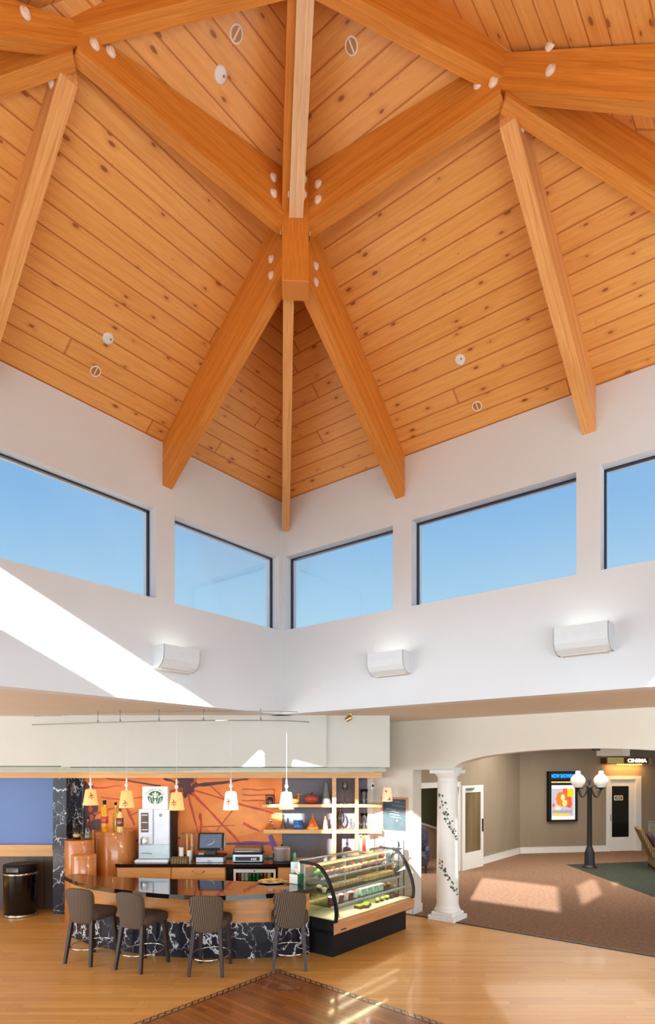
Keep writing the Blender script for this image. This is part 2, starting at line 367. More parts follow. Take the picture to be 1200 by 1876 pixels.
M['chrome'] = plain('chrome', (220, 220, 222), .12, 1)
M['steel'] = plain('brushed steel', (206, 208, 212), .32, .75, var=.1, scale=20, stretch=(1, 1, 12))
M['silver'] = plain('silver painted metal', (205, 212, 222), .35, .3)
M['slate'] = plain('grey accent paint', (104, 106, 116), .8)
M['blue'] = plain('blue matte panel', (72, 106, 172), .35, var=.04, scale=1)
M['slats'] = planks('dark wood wainscot', (54, 38, 28), (88, 64, 46), (24, 16, 12), .26, .5, along='z', across='x', knots=False)
M['mural'] = plain('orange mural paint', (232, 136, 66), .6, var=.16, scale=2.2)
M['mural_pale'] = plain('pale orange mural paint', (236, 148, 78), .6, var=.14, scale=3)
M['mural_dark'] = plain('dark plum mural paint', (84, 54, 58), .6, var=.25, scale=8)
M['mural_red'] = plain('rust mural paint', (198, 78, 50), .6, var=.2, scale=6)
M['mural_purple'] = plain('violet mural paint', (120, 80, 140), .6, var=.2, scale=6)
M['fabric'] = weave('brown patterned upholstery', (42, 31, 27), (134, 112, 90))
M['fabric_side'] = plain('brown upholstery', (92, 68, 52), .75, var=.12, scale=60)
M['leg'] = plain('dark stained wood', (48, 30, 26), .5, var=.2, scale=6, stretch=(8, 8, 1))
M['shade'] = plain('lit amber glass shade', (236, 170, 100), .5, var=.04, emit=(255, 176, 112), es=.75)
M['shade_sunlit_bulb'] = plain('sunlit glass shade and bulb', (255, 240, 220), .5, var=.03, emit=(255, 236, 206), es=1.1)  # sunlight on the middle pendant put into the white; bulbs share it
M['shade_pale'] = plain('peach glass shade', (246, 208, 172), .5, var=.04, emit=(255, 205, 160), es=.45)
M['leafprint'] = plain('brown leaf print', (160, 84, 34), .6)
M['globe'] = plain('ribbed opal glass', (206, 203, 196), .25, emit=(255, 244, 228), es=.2, var=.03)
M['bulb'] = plain('lit amber bulb', (255, 200, 120), .4, emit=(255, 170, 70), es=6)
M['bulb_case'] = plain('warm light tube', (255, 230, 180), .4, emit=(255, 206, 130), es=1.3)
M['letter'] = plain('lit sign letter', (250, 255, 250), .4, emit=(235, 255, 245), es=1.3)
M['cyan'] = plain('cyan lit lettering', (20, 160, 230), .4, emit=(20, 170, 240), es=1.0)
M['navy'] = plain('deep blue lit header', (10, 24, 90), .4, emit=(8, 30, 110), es=.5)
M['poster'] = plain('lit poster paper', (240, 240, 242), .5, emit=(235, 238, 245), es=.65)
M['p_grey'] = plain('poster lilac', (190, 184, 200), .5, emit=(190, 184, 200), es=.5)
M['p_orange'] = plain('poster orange', (236, 120, 30), .5, emit=(236, 116, 30), es=.6)
M['p_red'] = plain('poster red', (236, 84, 60), .5, emit=(236, 84, 60), es=.6)
M['p_yellow'] = plain('poster yellow', (246, 196, 20), .5, emit=(246, 196, 20), es=.7)
M['p_cream'] = plain('poster cream', (246, 222, 170), .5, emit=(246, 222, 160), es=.6)
M['green'] = plain('logo green', (24, 96, 66), .5)
M['green_box'] = plain('dark green plastic', (16, 104, 76), .35)
M['paper'] = plain('white paper', (240, 238, 232), .8)
M['chalk'] = plain('chalkboard', (66, 82, 88), .7, var=.2, scale=6)
M['chalkline'] = plain('chalk', (214, 222, 220), .9)
M['frame_wood'] = plain('chalkboard wood frame', (196, 150, 120), .5, var=.1)
M['ivy'] = plain('ivy green paint', (70, 84, 60), .7, var=.25, scale=50)
M['wicker'] = weave('wicker', (92, 70, 38), (158, 130, 82), .5)
M['cush'] = plain('striped brown cushion', (96, 58, 48), .9, var=.5, scale=18, stretch=(4, .3, 1))
M['cush2'] = plain('plum cushion', (66, 42, 48), .9, var=.3, scale=14)
M['grey_metal'] = plain('grey metal', (150, 150, 150), .4, .6)
M['brown_lid'] = plain('bronze lid', (120, 92, 78), .4, .3)
M['dark_glass'] = plain('dark glass', (22, 24, 22), .08)
M['vent'] = plain('vent grille paint', (196, 192, 176), .5)
M['copper'] = plain('woodgrain case trim', (206, 152, 108), .22, .25, var=.16, scale=3, stretch=(.5, 1, 8))

# ================================================================== SETTING
C4 = [W(0, 0), W(LL, 0), W(LL, LL), W(0, LL)]
H4 = [W(-.12, -.12), W(LL+.12, -.12), W(LL+.12, LL+.12), W(-.12, LL+.12)]
X0, X1, Y0, Y1 = -9.0, 16.0, -5.0, 23.0
# floor
mb = MB(); mb.add([(X0, Y0, -.1), (X1, Y0, -.1), (X1, Y1, -.1), (X0, Y1, -.1), (X0, Y0, 0), (X1, Y0, 0), (X1, Y1, 0), (X0, Y1, 0)],
                  [(0,3,2,1),(4,5,6,7),(0,1,5,4),(1,2,6,5),(2,3,7,6),(3,0,4,7)])
structure('floor', mb, M['floor'])
# lower ceiling with the square opening of the lantern
outer = [Vector((X0, Y1, 0)), Vector((X1, Y1, 0)), Vector((X1, Y0, 0)), Vector((X0, Y0, 0))]
mb = MB()
for i in range(4):
    j = (i+1) % 4
    q = [H4[i], H4[j], outer[j], outer[i]]
    mb.add([(p.x, p.y, ZC) for p in q]+[(p.x, p.y, ZC+.15) for p in q], [(3,2,1,0),(4,5,6,7),(0,1,5,4),(2,3,7,6)])
structure('ceiling', mb, M['ceil_low'])

# lantern walls (frame: x = distance along the wall, y = outwards)
OPN = [(.06, 1.92), (2.19, 4.17), (4.41, 6.39)]
ZS, ZH, TH = 4.47, 5.54, .25
def lantern_wall(name, T, nwin):
    mb = MB()
    if nwin == 7: mb.box(0, OPN[0][1]+.1, .01, TH-.01, ZS, 4.86, T=T)  # unseen block added to the sill, trims the sun band on the left wall
    mb.box(-TH, LL+TH, 0, TH, ZC-.006, ZS, T=T); mb.box(-TH, LL+TH, 0, TH, ZH, ZE-.01, T=T)
    e = [-TH]
    ops = OPN if nwin != 7 else [(.06, 1.92), (2.3, 4.17), (4.66, 6.39)]
    for a, b in ops: e += [a, b]
    e.append(LL+TH)
    for k in range(0, len(e), 2): mb.box(e[k], e[k+1], 0, TH, ZS, ZH, T=T)
    structure(name, mb, M['wall'])
    for k, (a, b) in enumerate(ops):
        f = MB(); y0, y1 = .13, .17; t_ = .018
        f.box(a, b, y0, y1, ZH-t_, ZH, T=T); f.box(a, b, y0, y1, ZS, ZS+t_*.6, T=T)
        f.box(a, a+t_, y0, y1, ZS, ZH, T=T); f.box(b-t_, b, y0, y1, ZS, ZH, T=T)
        g = MB(); g.box(a+.005, b-.005, .146, .154, ZS+.005, ZH-.005, T=T)
        o = structure('window_%d' % (nwin+k), f, M['frame_dark']); p = structure('window_pane', g, M['pane'], o)
def wall_T(P, Q):   # x from P to Q, y outwards (left of travel is chosen so that the centre lies at negative y)
    x = (Q-P).normalized(); y = Vector((0, 0, 1)).cross(x)
    ctr = (C4[0]+C4[2])/2
    if (ctr-P).dot(y) > 0:
        P, Q = Q, P; x = (Q-P).normalized(); y = Vector((0, 0, 1)).cross(x)
    Mx = Matrix(((x.x, y.x, 0, P.x), (x.y, y.y, 0, P.y), (0, 0, 1, 0), (0, 0, 0, 1))); return Mx
def mirrored(T): return T @ Matrix.Translation((LL, 0, 0)) @ Matrix.Scale(-1, 4, (1, 0, 0))
TR = Matrix(((-D2.x, D1.x, 0, CR.x), (-D2.y, D1.y, 0, CR.y), (0, 0, 1, 0), (0, 0, 0, 1)))      # far right wall, x = a
TL = Matrix(((-D1.x, D2.x, 0, CR.x), (-D1.y, D2.y, 0, CR.y), (0, 0, 1, 0), (0, 0, 0, 1)))      # far left wall, x = b
o_ = W(0, LL); TN = Matrix(((-D2.x, -D1.x, 0, o_.x), (-D2.y, -D1.y, 0, o_.y), (0, 0, 1, 0), (0, 0, 0, 1)))
o_ = W(LL, 0); TE = Matrix(((-D1.x, -D2.x, 0, o_.x), (-D1.y, -D2.y, 0, o_.y), (0, 0, 1, 0), (0, 0, 0, 1)))
lantern_wall('wall_lantern_left', TL, 1)
lantern_wall('wall_lantern_right', TR, 4)
lantern_wall('wall_lantern_near', TN, 7)
lantern_wall('wall_lantern_east', TE, 10)

# roof: four boarded slopes
ap = W(LL/2, LL/2, ZE+SL*LL/2)
for k, nm in enumerate(('right', 'east', 'near', 'left')):
    P = C4[k]+Vector((0, 0, ZE)); Q = C4[(k+1) % 4]+Vector((0, 0, ZE))
    x = (Q-P).normalized(); mid = (P+Q)/2; y = (ap-mid).normalized(); z = x.cross(y)
    T = Matrix(((x.x, y.x, z.x, P.x), (x.y, y.y, z.y, P.y), (x.z, y.z, z.z, P.z), (0, 0, 0, 1)))
    h = (ap-mid).length; o = .24
    zz = .12 if z.z > 0 else -.12
    v2 = [(-o, -o*1.22), (LL+o, -o*1.22), (LL/2, h)]
    mb = MB(); mb.add([(a, b, 0) for a, b in v2]+[(a, b, zz) for a, b in v2], [(0, 1, 2), (5, 4, 3), (0, 1, 4, 3), (1, 2, 5, 4), (2, 0, 3, 5)])
    structure('ceiling_slope_'+nm, mb, M['pine'], T=T)

# ------------------------------------------------------------------ roof beams
def beam(label, A, B, za, zb, wdt, mat='beam', ta=None, tb=None, bolts=(), group=None):
    P = W(A[0], A[1]); Q = W(B[0], B[1]); L = (Q-P).length
    ta = surf(*A)+.03 if ta is None else ta; tb = surf(*B)+.03 if tb is None else tb
    d3 = Vector((Q.x-P.x, Q.y-P.y, zb-za)).normalized(); y = Vector((0, 0, 1)).cross(d3).normalized(); z = d3.cross(y)
    O = Vector((P.x, P.y, za))
    T = Matrix(((d3.x, y.x, z.x, O.x), (d3.y, y.y, z.y, O.y), (d3.z, y.z, z.z, O.z), (0, 0, 0, 1))); Ti = T.inverted()
    root = thing('roof_beam', label, 'beam', T=T, group=group)
    n = 12; ring = []
    for i in range(n+1):
        s_ = i/n; p = P.lerp(Q, s_); a = A[0]+(B[0]-A[0])*s_; b = A[1]+(B[1]-A[1])*s_
        top = ta+(tb-ta)*s_
        ring.append((p, za+(zb-za)*s_, top))
    mb = MB(); vs = []; fs = []
    for p, b_, t_ in ring:
        for sgn, zz in ((-1, b_), (1, b_), (1, t_), (-1, t_)):
            vs.append(Ti @ (Vector((p.x, p.y, zz))+y*sgn*wdt/2))
    for i in range(n):
        for k in range(4): fs.append((i*4+k, i*4+(k+1) % 4, i*4+4+(k+1) % 4, i*4+4+k))
    fs += [(0, 1, 2, 3), (n*4+3, n*4+2, n*4+1, n*4)]
    mb.add(vs, fs); link('timber', mb, M[mat], root)
    for s_, dz, side in bolts:        # distance from B end, height above the bottom edge, side
        t_ = (L-s_)/L; p = P.lerp(Q, t_); zz = za+(zb-za)*t_+dz
        c = Ti @ (Vector((p.x, p.y, zz))+y*side*(wdt/2+.001))
        mb = MB(); mb.lathe([(.038, 0), (.039, .006), (.032, .014), (.020, .018), (.019, .026)], 12, T=Matrix.Translation(c) @ Matrix.Rotation(-side*PI/2, 4, 'X'))
        link('bolt_cap', mb, M['bolt'], root)
    return root
M['bolt'] = plain('white bolt cap', (238, 222, 204), .5)
K = (2.3, 2.3); NL = (1.95, 4.3); NR = (4.25, 2.1); AP = (LL/2, LL/2)
g = 'rafters running down to the window walls'
both = lambda *z: [(s_, d, sd) for (s_, d) in z for sd in (-1, 1)]
beam('timber rafter from the central post down between the two left windows', (0.0, 2.03), (2.15, 2.23), 5.84, 7.2, .13, bolts=both((.17, .16), (.17, .32)), group=g)
beam('timber rafter from the central post down between the two middle right windows', (2.03, 0.0), (2.23, 2.15), 5.86, 7.17, .13, bolts=both((.17, .16), (.17, .32)), group=g)
beam('narrow timber hip rafter running down into the far corner of the windows', (.1, .02), (2.19, 2.27), 5.9, 7.08, .105, ta=6.5, mat='beam_light', group=g)
beam('timber rafter slanting down at the left edge of the photo', (0.0, 4.2), (1.86, 4.29), 5.86, 7.47, .13, mat='beam_light', bolts=both((.12, .12)), group=g)
beam('timber rafter from the right beam junction to the wall between right windows', (4.3, 0.0), (4.25, 2.02), 5.9, 7.46, .13, mat='beam_light', bolts=both((.12, .12)), group=g)
g = 'ring beams between the roof junctions'
beam('deep timber beam from the central post to the left roof junction', NL, (2.24, 2.42), 7.57, 7.455, .13, bolts=both((.15, .19), (.15, .33))+both((1.78, .13), (1.66, .18)), group=g)
beam('deep timber beam from the central post to the right roof junction', NR, (2.42, 2.24), 7.56, 7.455, .13, bolts=both((.15, .17), (.15, .31))+both((1.78, .12), (1.66, .19)), group=g)
g = 'hip beams under the apex'
hipb = beam('pale timber hip beam rising overhead from the central post to the apex', AP, (2.33, 2.33), 8.15, 7.47, .13, mat='beam_pale', bolts=both((.16, .10), (.16, .24)), group=g)
for nm_ in (1,):
    L_ = (W(*AP)-W(2.33, 2.33)).length; mb = MB(); sl_ = math.hypot(L_, .68)
    mb.box(0, sl_-.02, .066, .13, .06, .42); link('side_timber', mb, M['beam'], hipb)
beam('timber hip beam rising from the left roof junction to the top edge', AP, NL, 8.15, 7.68, .13, group=g)
beam('timber hip beam rising from the right roof junction to the top edge', AP, NR, 8.15, 7.66, .13, group=g)
g = 'beams running outwards from the side junctions'
beam('timber hip beam falling from the left roof junction below its bolted neighbour', (0.05, LL-.05), NL, 5.95, 7.53, .13, mat='beam', ta=6.5, group=g)
beam('timber hip beam falling from the right roof junction to the right edge', (LL-.05, .05), NR, 5.95, 7.53, .13, mat='beam', ta=6.5, group=g)
beam('horizontal-looking bolted timber beam in the top left corner', (1.95, LL), NL, 5.9, 7.60, .13, bolts=both((.38, .16), (.38, .34)), group=g)
beam('horizontal-looking bolted timber beam in the top right corner', (LL, 2.1), NR, 5.9, 7.60, .13, bolts=both((.38, .16), (.38, .34)), group=g)
for nd, lb in ((NL, 'white steel hanger plate at the left roof junction'), (NR, 'white steel hanger plate at the right roof junction')):
    p = W(nd[0], nd[1]); mb = MB(); mb.box(-.007, .007, -.04, .04, 7.68, 7.97)
    tag(link('hanger_plate', mb, M['bolt'], T=Matrix.Translation((p.x, p.y, 0)) @ Matrix.Rotation(.3 if nd is NL else 2.2, 4, 'Z')), lb, 'bracket', 'roof hanger plates')
kp = W(2.3, 2.3); hyaw = math.atan2(D1.x-D2.x*-1, 1)*0+math.radians(3)
kt = thing('king_post', 'square timber post hanging at the centre where the roof beams meet', 'post', (kp.x, kp.y, 6.93), hyaw)
mb = MB(); mb.box(-.125, .125, -.12, .12, 0, .96, bev=.006)
m_, t_, b_ = None, None, None
M['post'] = plain('upright laminated timber', (212, 132, 46), .5, var=.16, scale=6, stretch=(14, 14, .8))
link('timber', mb, M['post'], kt)
for s_ in (-1, 1):
    mb = MB(); mb.box(s_*.128-.006, s_*.128+.006, -.03, .03, .50, .92); link('steel_plate', mb, M['frame_dark'], kt)
    mb = MB()
    mb.box(s_*.137-.006, s_*.137+.006, -.045, -.03, .50, .92); link('plate_edge', mb, M['bolt'], kt)

# ------------------------------------------------------------------ recessed lights and speakers in the boarded ceiling
def on_slope(px, py, which):   # where a sight line meets a slope: which 'L' (a) or 'R' (b)
    d = Vector(((px-PX0)/F, 1, (PY0-py)/F)); o = Vector((0, 0, HC))
    n = D2 if which == 'L' else D1
    # plane: z = ZE + SL*dist, dist = -(P-C).n
    num = ZE-SL*((o-CR).dot(n))-HC; den = d.z+SL*d.dot(n)
    t = num/den; P = o+d*t
    up = (Vector((0, 0, SL))-n).normalized() if True else None
    up = (-n+Vector((0, 0, SL))).normalized(); x = up.cross(Vector((0, 0, 1))).normalized(); nz = x.cross(up)
    if nz.z > 0: nz = -nz; x = -x
    return P, Matrix(((x.x, up.x, nz.x, P.x), (x.y, up.y, nz.y, P.y), (x.z, up.z, nz.z, P.z), (0, 0, 0, 1)))
for px, py, wh, kind, lab in ((433, 62, 'L', 0, 'round recessed light with dark slot left of the overhead beam'),
                              (404, 137, 'L', 1, 'solid white ceiling disc in the upper left boards'),
                              (644, 84, 'R', 0, 'round recessed light with dark slot right of the overhead beam'),
                              (198, 620, 'L', 1, 'solid white ceiling disc above the left windows'),
                              (175, 680, 'L', 0, 'round recessed light nearest the left windows'),
                              (843, 659, 'R', 1, 'solid white ceiling disc above the right windows'),
                              (874, 744, 'R', 0, 'round recessed light nearest the right windows')):
    P, T = on_slope(px, py, wh)
    r = .056
    if kind:
        rt = thing('ceiling_disc', lab, 'ceiling disc', T=T, group='white discs in the boarded ceiling')
        mb = MB(); mb.lathe([(r, -.004), (r*1.02, .004), (r*.8, .012), (.002, .014)], 24); link('cover', mb, M['white'], rt)
        mb = MB(); mb.lathe([(.008, .013), (.008, .022), (.003, .024)], 10, T=Matrix.Translation((.02, .01, 0))); link('sensor', mb, M['grey_metal'], rt)
    else:
        rt = thing('recessed_light', lab, 'ceiling light', T=T, group='recessed lights in the boarded ceiling')
        mb = MB(); mb.lathe([(r*1.02, -.002), (r*1.02, .006), (r*.8, .008), (r*.8, -.001)], 24, cap=False); link('trim_ring', mb, M['bolt'], rt)
        mb = MB(); mb.lathe([(r*.82, .001), (r*.8, .0015)], 24); link('lens', mb, M['lens'] if 'lens' in M else M.setdefault('lens', plain('amber lens', (176, 120, 66), .3)), rt)
        mb = MB(); mb.box(-.006, .006, -r*.75, r*.75, .002, .004); link('baffle', mb, M['bolt'], rt)

# ------------------------------------------------------------------ wall sconces
def sconce(label, T, x):
    T2 = T @ Matrix.Translation((x, 0, 3.63))
    rt = thing('wall_sconce', label, 'wall light', T=T2, group='white half box wall sconces')
    prof = [(0, 0), (-.09, .0), (-.17, .045), (-.205, .10), (-.215, .17), (-.215, .27), (-.20, .27), (-.20, .17), (-.15, .07), (-.01, .03), (0, .03)]
    wd = .27; v = [(-wd, y, z) for y, z in prof]+[(wd, y, z) for y, z in prof]; n = len(prof)
    mb = MB(); mb.add(v, [(i, (i+1) % n, n+(i+1) % n, n+i) for i in range(n)])
    for s_ in (-1, 1):
        q = [(0, 0), (-.09, 0), (-.17, .045), (-.205, .10), (-.215, .17), (-.215, .27), (0, .27)]
        vv = [(s_*wd, y, z) for y, z in q]+[(s_*(wd-.012), y, z) for y, z in q]; k = len(q)
        mb.add(vv, [tuple(range(k)), tuple(range(2*k-1, k-1, -1))]+[(i, (i+1) % k, k+(i+1) % k, k+i) for i in range(k)])
    link('housing', mb, M['sconce'], rt)
    mb = MB(); mb.box(-.23, .23, -.10, 0, -.012, 0); link('base_plate', mb, M['ceil_low'], rt)
    mb = MB(); mb.lathe([(.02, 0), (.02, .3)], 10, T=Matrix.Translation((-.15, -.1, .12)) @ Matrix.Rotation(PI/2, 4, 'Y')); link('lamp_tube', mb, M['tube'], rt)
    l = bpy.data.lights.new('sconce_glow', 'AREA'); l.shape = 'RECTANGLE'; l.size = .4; l.size_y = .12; l.energy = .6; l.color = (1, .88, .7)
    lo = bpy.data.objects.new('sconce_glow', l); COL.objects.link(lo); lo.matrix_world = T2 @ Matrix.Translation((0, -.10, .2)) @ Matrix.Rotation(PI, 4, 'X')
M['tube'] = plain('lit sconce tube', (255, 230, 190), .5, emit=(255, 214, 160), es=.6)
sconce('white half-box sconce on the left wall catching the sun', TL, 1.97)
sconce('white half-box sconce left of the other on the right wall', TR, 1.93)
sconce('white half-box sconce further right on the right wall, near the edge', TR, 4.27)
sconce('white half-box sconce on the left wall outside the photo', TL, 4.3) if False else None

# ------------------------------------------------------------------ lower walls
YB = 10.75
mb = MB(); mb.box(X0, .80, YB, YB+.15, 0, ZC); structure('wall_cafe_back', mb, M['wall_low'])
mb = MB(); mb.box(X0-.15, X0, Y0, Y1, 0, .45); mb.box(X0-.15, X0, Y0, Y1, 2.9, ZC+.15)
for y in (Y0, -2, 1, 4, 7): mb.box(X0-.15, X0, y, y+.3, .45, 2.9)
mb.box(X0-.15, X0, 8.5, Y1, .45, 2.9)
structure('wall_left', mb, M['wall_low'])
mb = MB(); mb.box(X1, X1+.15, Y0, Y1, 0, ZC+.15); structure('wall_right', mb, M['wall_low'])
mb = MB(); mb.box(X0, X1, Y1, Y1+.15, 0, ZC+.15); structure('wall_far', mb, M['wall_low'])
mb = MB(); mb.box(X0, X1, Y0-.15, Y0, 0, .3); mb.box(X0, X1, Y0-.15, Y0, 2.9, ZC+.15)
for x in range(-9, 16, 3): mb.box(x, x+.25, Y0-.15, Y0, .3, 2.9)
structure('wall_rear', mb, M['wall_low'])
mb = MB(); mb.box(X0-4, X1, Y0-9, Y0-.15, 3.0, 3.1); structure('sun_blocker_rear', mb, M['wall_low'])  # unseen slab added outside to keep low sun off the rear floor
for k, x in enumerate(range(-9, 16, 3)):
    mb = MB(); mb.box(x+.25, min(x+3, X1), Y0-.09, Y0-.06, .3, 2.9); structure('window_%d' % (13+k), mb, M['pane'])  # unseen rear windows, put in to let sky light through

# wall with pilaster, column opening and shallow arch (a / -b frame)
BF, BK = 2.30, 2.58
def arch_z(a):
    c, hw = 3.5, 1.9; t = (a-c)/hw
    return 2.43+.30*math.sqrt(max(0, 1-t*t)) if abs(t) < 1 else 2.43
mb = MB(); mb.box(.03, .85, BF, BK, 0, ZC, T=AB)
mb.box(.85, 1.6, BF, BK, 2.43, ZC, T=AB)
aa = [1.6+3.8*(.5-.5*math.cos(PI*i/40)) for i in range(41)]
for i in range(40):
    a0, a1 = aa[i], aa[i+1]; z0, z1 = arch_z(a0), arch_z(a1)
    v = [(a0, BF, z0), (a1, BF, z1), (a1, BF, ZC), (a0, BF, ZC), (a0, BK, z0), (a1, BK, z1), (a1, BK, ZC), (a0, BK, ZC)]
    mb.add(v, [(0, 1, 2, 3), (7, 6, 5, 4), (0, 4, 5, 1)], T=AB)
mb.box(5.4, 13, BF, BK, 0, ZC, T=AB)
structure('wall_arch', mb, M['wall_low'])
mb = MB(); mb.box(.05, .866, BF-.016, BF, 0, .16, T=AB); mb.box(.85, .866, BF-.016, BK+.016, 0, .16, T=AB)
structure('baseboard_arch', mb, M['white'])
# lobby left wall (a=-.5) with glazed double doors
AL = -.52
mb = MB()
def lw(b0, b1, z0, z1): mb.box(AL-.12, AL, b0, b1, z0, z1, T=AB)
lw(2.58, 4.2, 0, ZC); lw(4.2, 6.75, 2.12, ZC); lw(6.75, 10.75, 0, ZC)
structure('wall_lobby_left', mb, M['taupe'])
mb = MB(); mb.box(AL, AL+.02, 7.95, 10.55, 0, .17, T=AB); mb.box(AL, AL+.026, 7.95, 10.55, .17, .185, T=AB); structure('baseboard_lobby_left', mb, M['white'])
mb = MB(); mb.box(AL-.13, AL+.025, 4.2, 6.78, 2.02, 2.14, T=AB); mb.box(AL-.13, AL+.025, 4.14, 4.24, 0, 2.14, T=AB); mb.box(AL-.13, AL+.025, 6.72, 6.80, 0, 2.14, T=AB)
structure('trim_1', mb, M['white'])
# door leaf folded back against the wall
dT = AB @ Matrix.Translation((AL+.05, 6.80, 0)) @ Matrix.Rotation(math.radians(-3), 4, 'Z')
def door_leaf(name, T, w_, h_, rail=.13, kick=.42, gl=None):
    mb = MB(); mb.box(-.022, .022, 0, rail, .01, h_, T=T); mb.box(-.022, .022, w_-rail, w_, .01, h_, T=T)
    mb.box(-.022, .022, rail, w_-rail, h_-.17, h_, T=T); mb.box(-.022, .022, rail, w_-rail, .01, kick, T=T)
    d = structure(name, mb, M['white'])
    mb = MB(); mb.box(-.006, .006, rail, w_-rail, kick, h_-.17, T=T); structure('door_pane', mb, gl or M['dark_glass'], d)
    return d
M['olive_glass'] = plain('reflective olive glass', (120, 104, 76), .12, var=.25, scale=1.5, stretch=(3, 3, .4))
d = door_leaf('door_1', dT, 1.05, 2.04, gl=M['olive_glass'])
mb = MB(); mb.box(.022, .05, .97, 1.0, .88, 1.2, T=dT); link('door_handle', mb, M['blackmetal'], d)
mb = MB(); mb.box(.022, .06, .15, .5, 1.93, 1.98, T=dT); mb.tube([dT @ Vector((.05, .2, 1.95)), dT @ Vector((.16, .32, 1.96)), dT @ Vector((.06, .5, 1.99))], .01, 8); link('door_closer', mb, M['grey_metal'], d)
# small stair room beyond
mb = MB(); mb.box(-3.0, -2.9, 3.0, 10.5, 0, ZC, T=AB); mb.box(-3.0, AL-.12, 10.4, 10.5, 0, ZC, T=AB); mb.box(-3.0, AL-.12, 2.9, 3.0, 0, ZC, T=AB)
M['olive'] = plain('olive wall paint', (120, 118, 88), .8)
structure('wall_stair_room', mb, M['olive'])
p_ = AB @ Vector((-1.7, 5.5, 3.1)); area('fill_stair_room', p_, (0, 0, -1), 1.5, 1.5, 130, (1, .93, .82))  # added fill so the stair room is not black
mb = MB()   # sloping stair side with white cap
q = [(3.6, 0), (9.6, 0), (9.6, .5), (5.0, 1.55), (3.6, 1.7)]
v = [(-2.1, b, z) for b, z in q]+[(-2.0, b, z) for b, z in q]; n = len(q)
mb.add(v, [tuple(range(n)), tuple(range(2*n-1, n-1, -1))]+[(i, (i+1) % n, n+(i+1) % n, n+i) for i in range(n)], T=AB)
structure('wall_stair_side', mb, plain('beige stair wall', (190, 162, 136), .8))
mb = MB(); q = [(9.6, .5), (5.0, 1.55), (3.6, 1.7), (3.6, 1.76), (5.0, 1.61), (9.6, .56)]
v = [(-2.14, b, z) for b, z in q]+[(-1.96, b, z) for b, z in q]; n = len(q)
mb.add(v, [tuple(range(n)), tuple(range(2*n-1, n-1, -1))]+[(i, (i+1) % n, n+(i+1) % n, n+i) for i in range(n)], T=AB)
structure('trim_2', mb, M['white'])
# far lobby wall with cinema door
LW = AB @ Vector((AL, 10.6, 0)); LU = Vector((.986, .168, 0)).normalized(); LN = Vector((.168, -.986, 0))
LT = Matrix(((LU.x, -LN.x, 0, LW.x), (LU.y, -LN.y, 0, LW.y), (0, 0, 1, 0), (0, 0, 0, 1)))   # x along wall, y away from the viewer
def lob(px, py):
    d = Vector(((px-PX0)/F, 1, (PY0-py)/F)); t = (LW-Vector((0, 0, 0))).dot(LN)/Vector((d.x, d.y, 0)).dot(LN)
    p = d*t; return (Vector((p.x, p.y, 0))-LW).dot(LU), HC+p.z, p.y
xd0, _, _ = lob(1117, 1500); xd1, _, _ = lob(1160, 1500); xf0, zf, _ = lob(1110, 1424); xf1, _, _ = lob(1174, 1424)
dx0, dx1, ztop = xd0, xd0+.86, 2.13
mb = MB(); mb.box(-.1, dx0-.0, 0, .15, 0, ZC, T=LT); mb.box(dx0, xf1-.05, 0, .15, ztop, ZC, T=LT); mb.box(xf1-.05, 9.5, 0, .15, 0, ZC, T=LT)
structure('wall_lobby_far', mb, M['taupe'])
mb = MB(); mb.box(0, xf0, -.02, 0, 0, .17, T=LT); mb.box(0, xf0, -.026, 0, .17, .185, T=LT); structure('baseboard_lobby_far', mb, M['white'])
mb = MB(); mb.box(xf0, dx0, -.03, .1, 0, ztop+.1, T=LT); mb.box(dx0, xf1, -.03, .1, ztop, ztop+.1, T=LT); mb.box(dx1-.02, xf1, -.03, .1, 0, ztop, T=LT)
structure('trim_3', mb, M['white'])
dT2 = LT @ Matrix.Translation((dx0+.01, .04, 0)) @ Matrix.Rotation(-PI/2, 4, 'Z')
mb = MB(); T = LT @ Matrix.Translation((dx0+.005, .02, 0)); w_ = dx1-dx0-.03
mb.box(0, .08, 0, .04, .01, ztop, T=T); mb.box(w_-.19, w_, 0, .04, .01, ztop, T=T); mb.box(.08, w_-.19, 0, .04, ztop-.2, ztop, T=T); mb.box(.08, w_-.19, 0, .04, .01, .42, T=T)
d = structure('door_2', mb, M['white'])
mb = MB(); mb.box(.08, w_-.19, .015, .025, .42, ztop-.2, T=T); structure('door_pane', mb, M['dark_glass'], d)
mb = MB(); mb.box(.015, .035, -.03, 0, .9, 1.1, T=T); link('door_handle', mb, M['chrome'], d)
nt_ = thing('door_notice', 'small white framed notice behind the glass of the cinema door', 'notice', T=T @ Matrix.Translation((.30, .0, 1.58)))
mb = MB(); mb.box(-.14, .14, 0, .012, -.07, .07); link('card', mb, M['paper'], nt_)
mb = MB(); mb.box(-.115, .115, -.002, 0, -.045, .045); link('dark_panel', mb, M['black'], nt_)
mb = MB()
for k in range(5): mb.box(-.08+k*.033, -.058+k*.033, -.004, -.002, -.02, .02)
link('print', mb, M['paper'], nt_)
# vent grille at right edge
x_, z_, _ = lob(1188, 1504); x2, z2, _ = lob(1222, 1541)
vt = thing('wall_vent', 'pale louvred wall vent right of the cinema door', 'vent', T=LT @ Matrix.Translation((x_, 0, z2)))
mb = MB(); W_, H_ = x2-x_, z_-z2
mb.box(0, W_, -.02, 0, 0, .03); mb.box(0, W_, -.02, 0, H_-.03, H_); mb.box(0, .03, -.02, 0, 0, H_); mb.box(W_-.03, W_, -.02, 0, 0, H_); link('frame', mb, M['vent'], vt)
mb = MB()
for k in range(14): mb.box(.04, W_-.04, -.014, -.004, .04+k*(H_-.08)/14, .04+(k+.6)*(H_-.08)/14)
link('louvres', mb, M['vent'], vt)
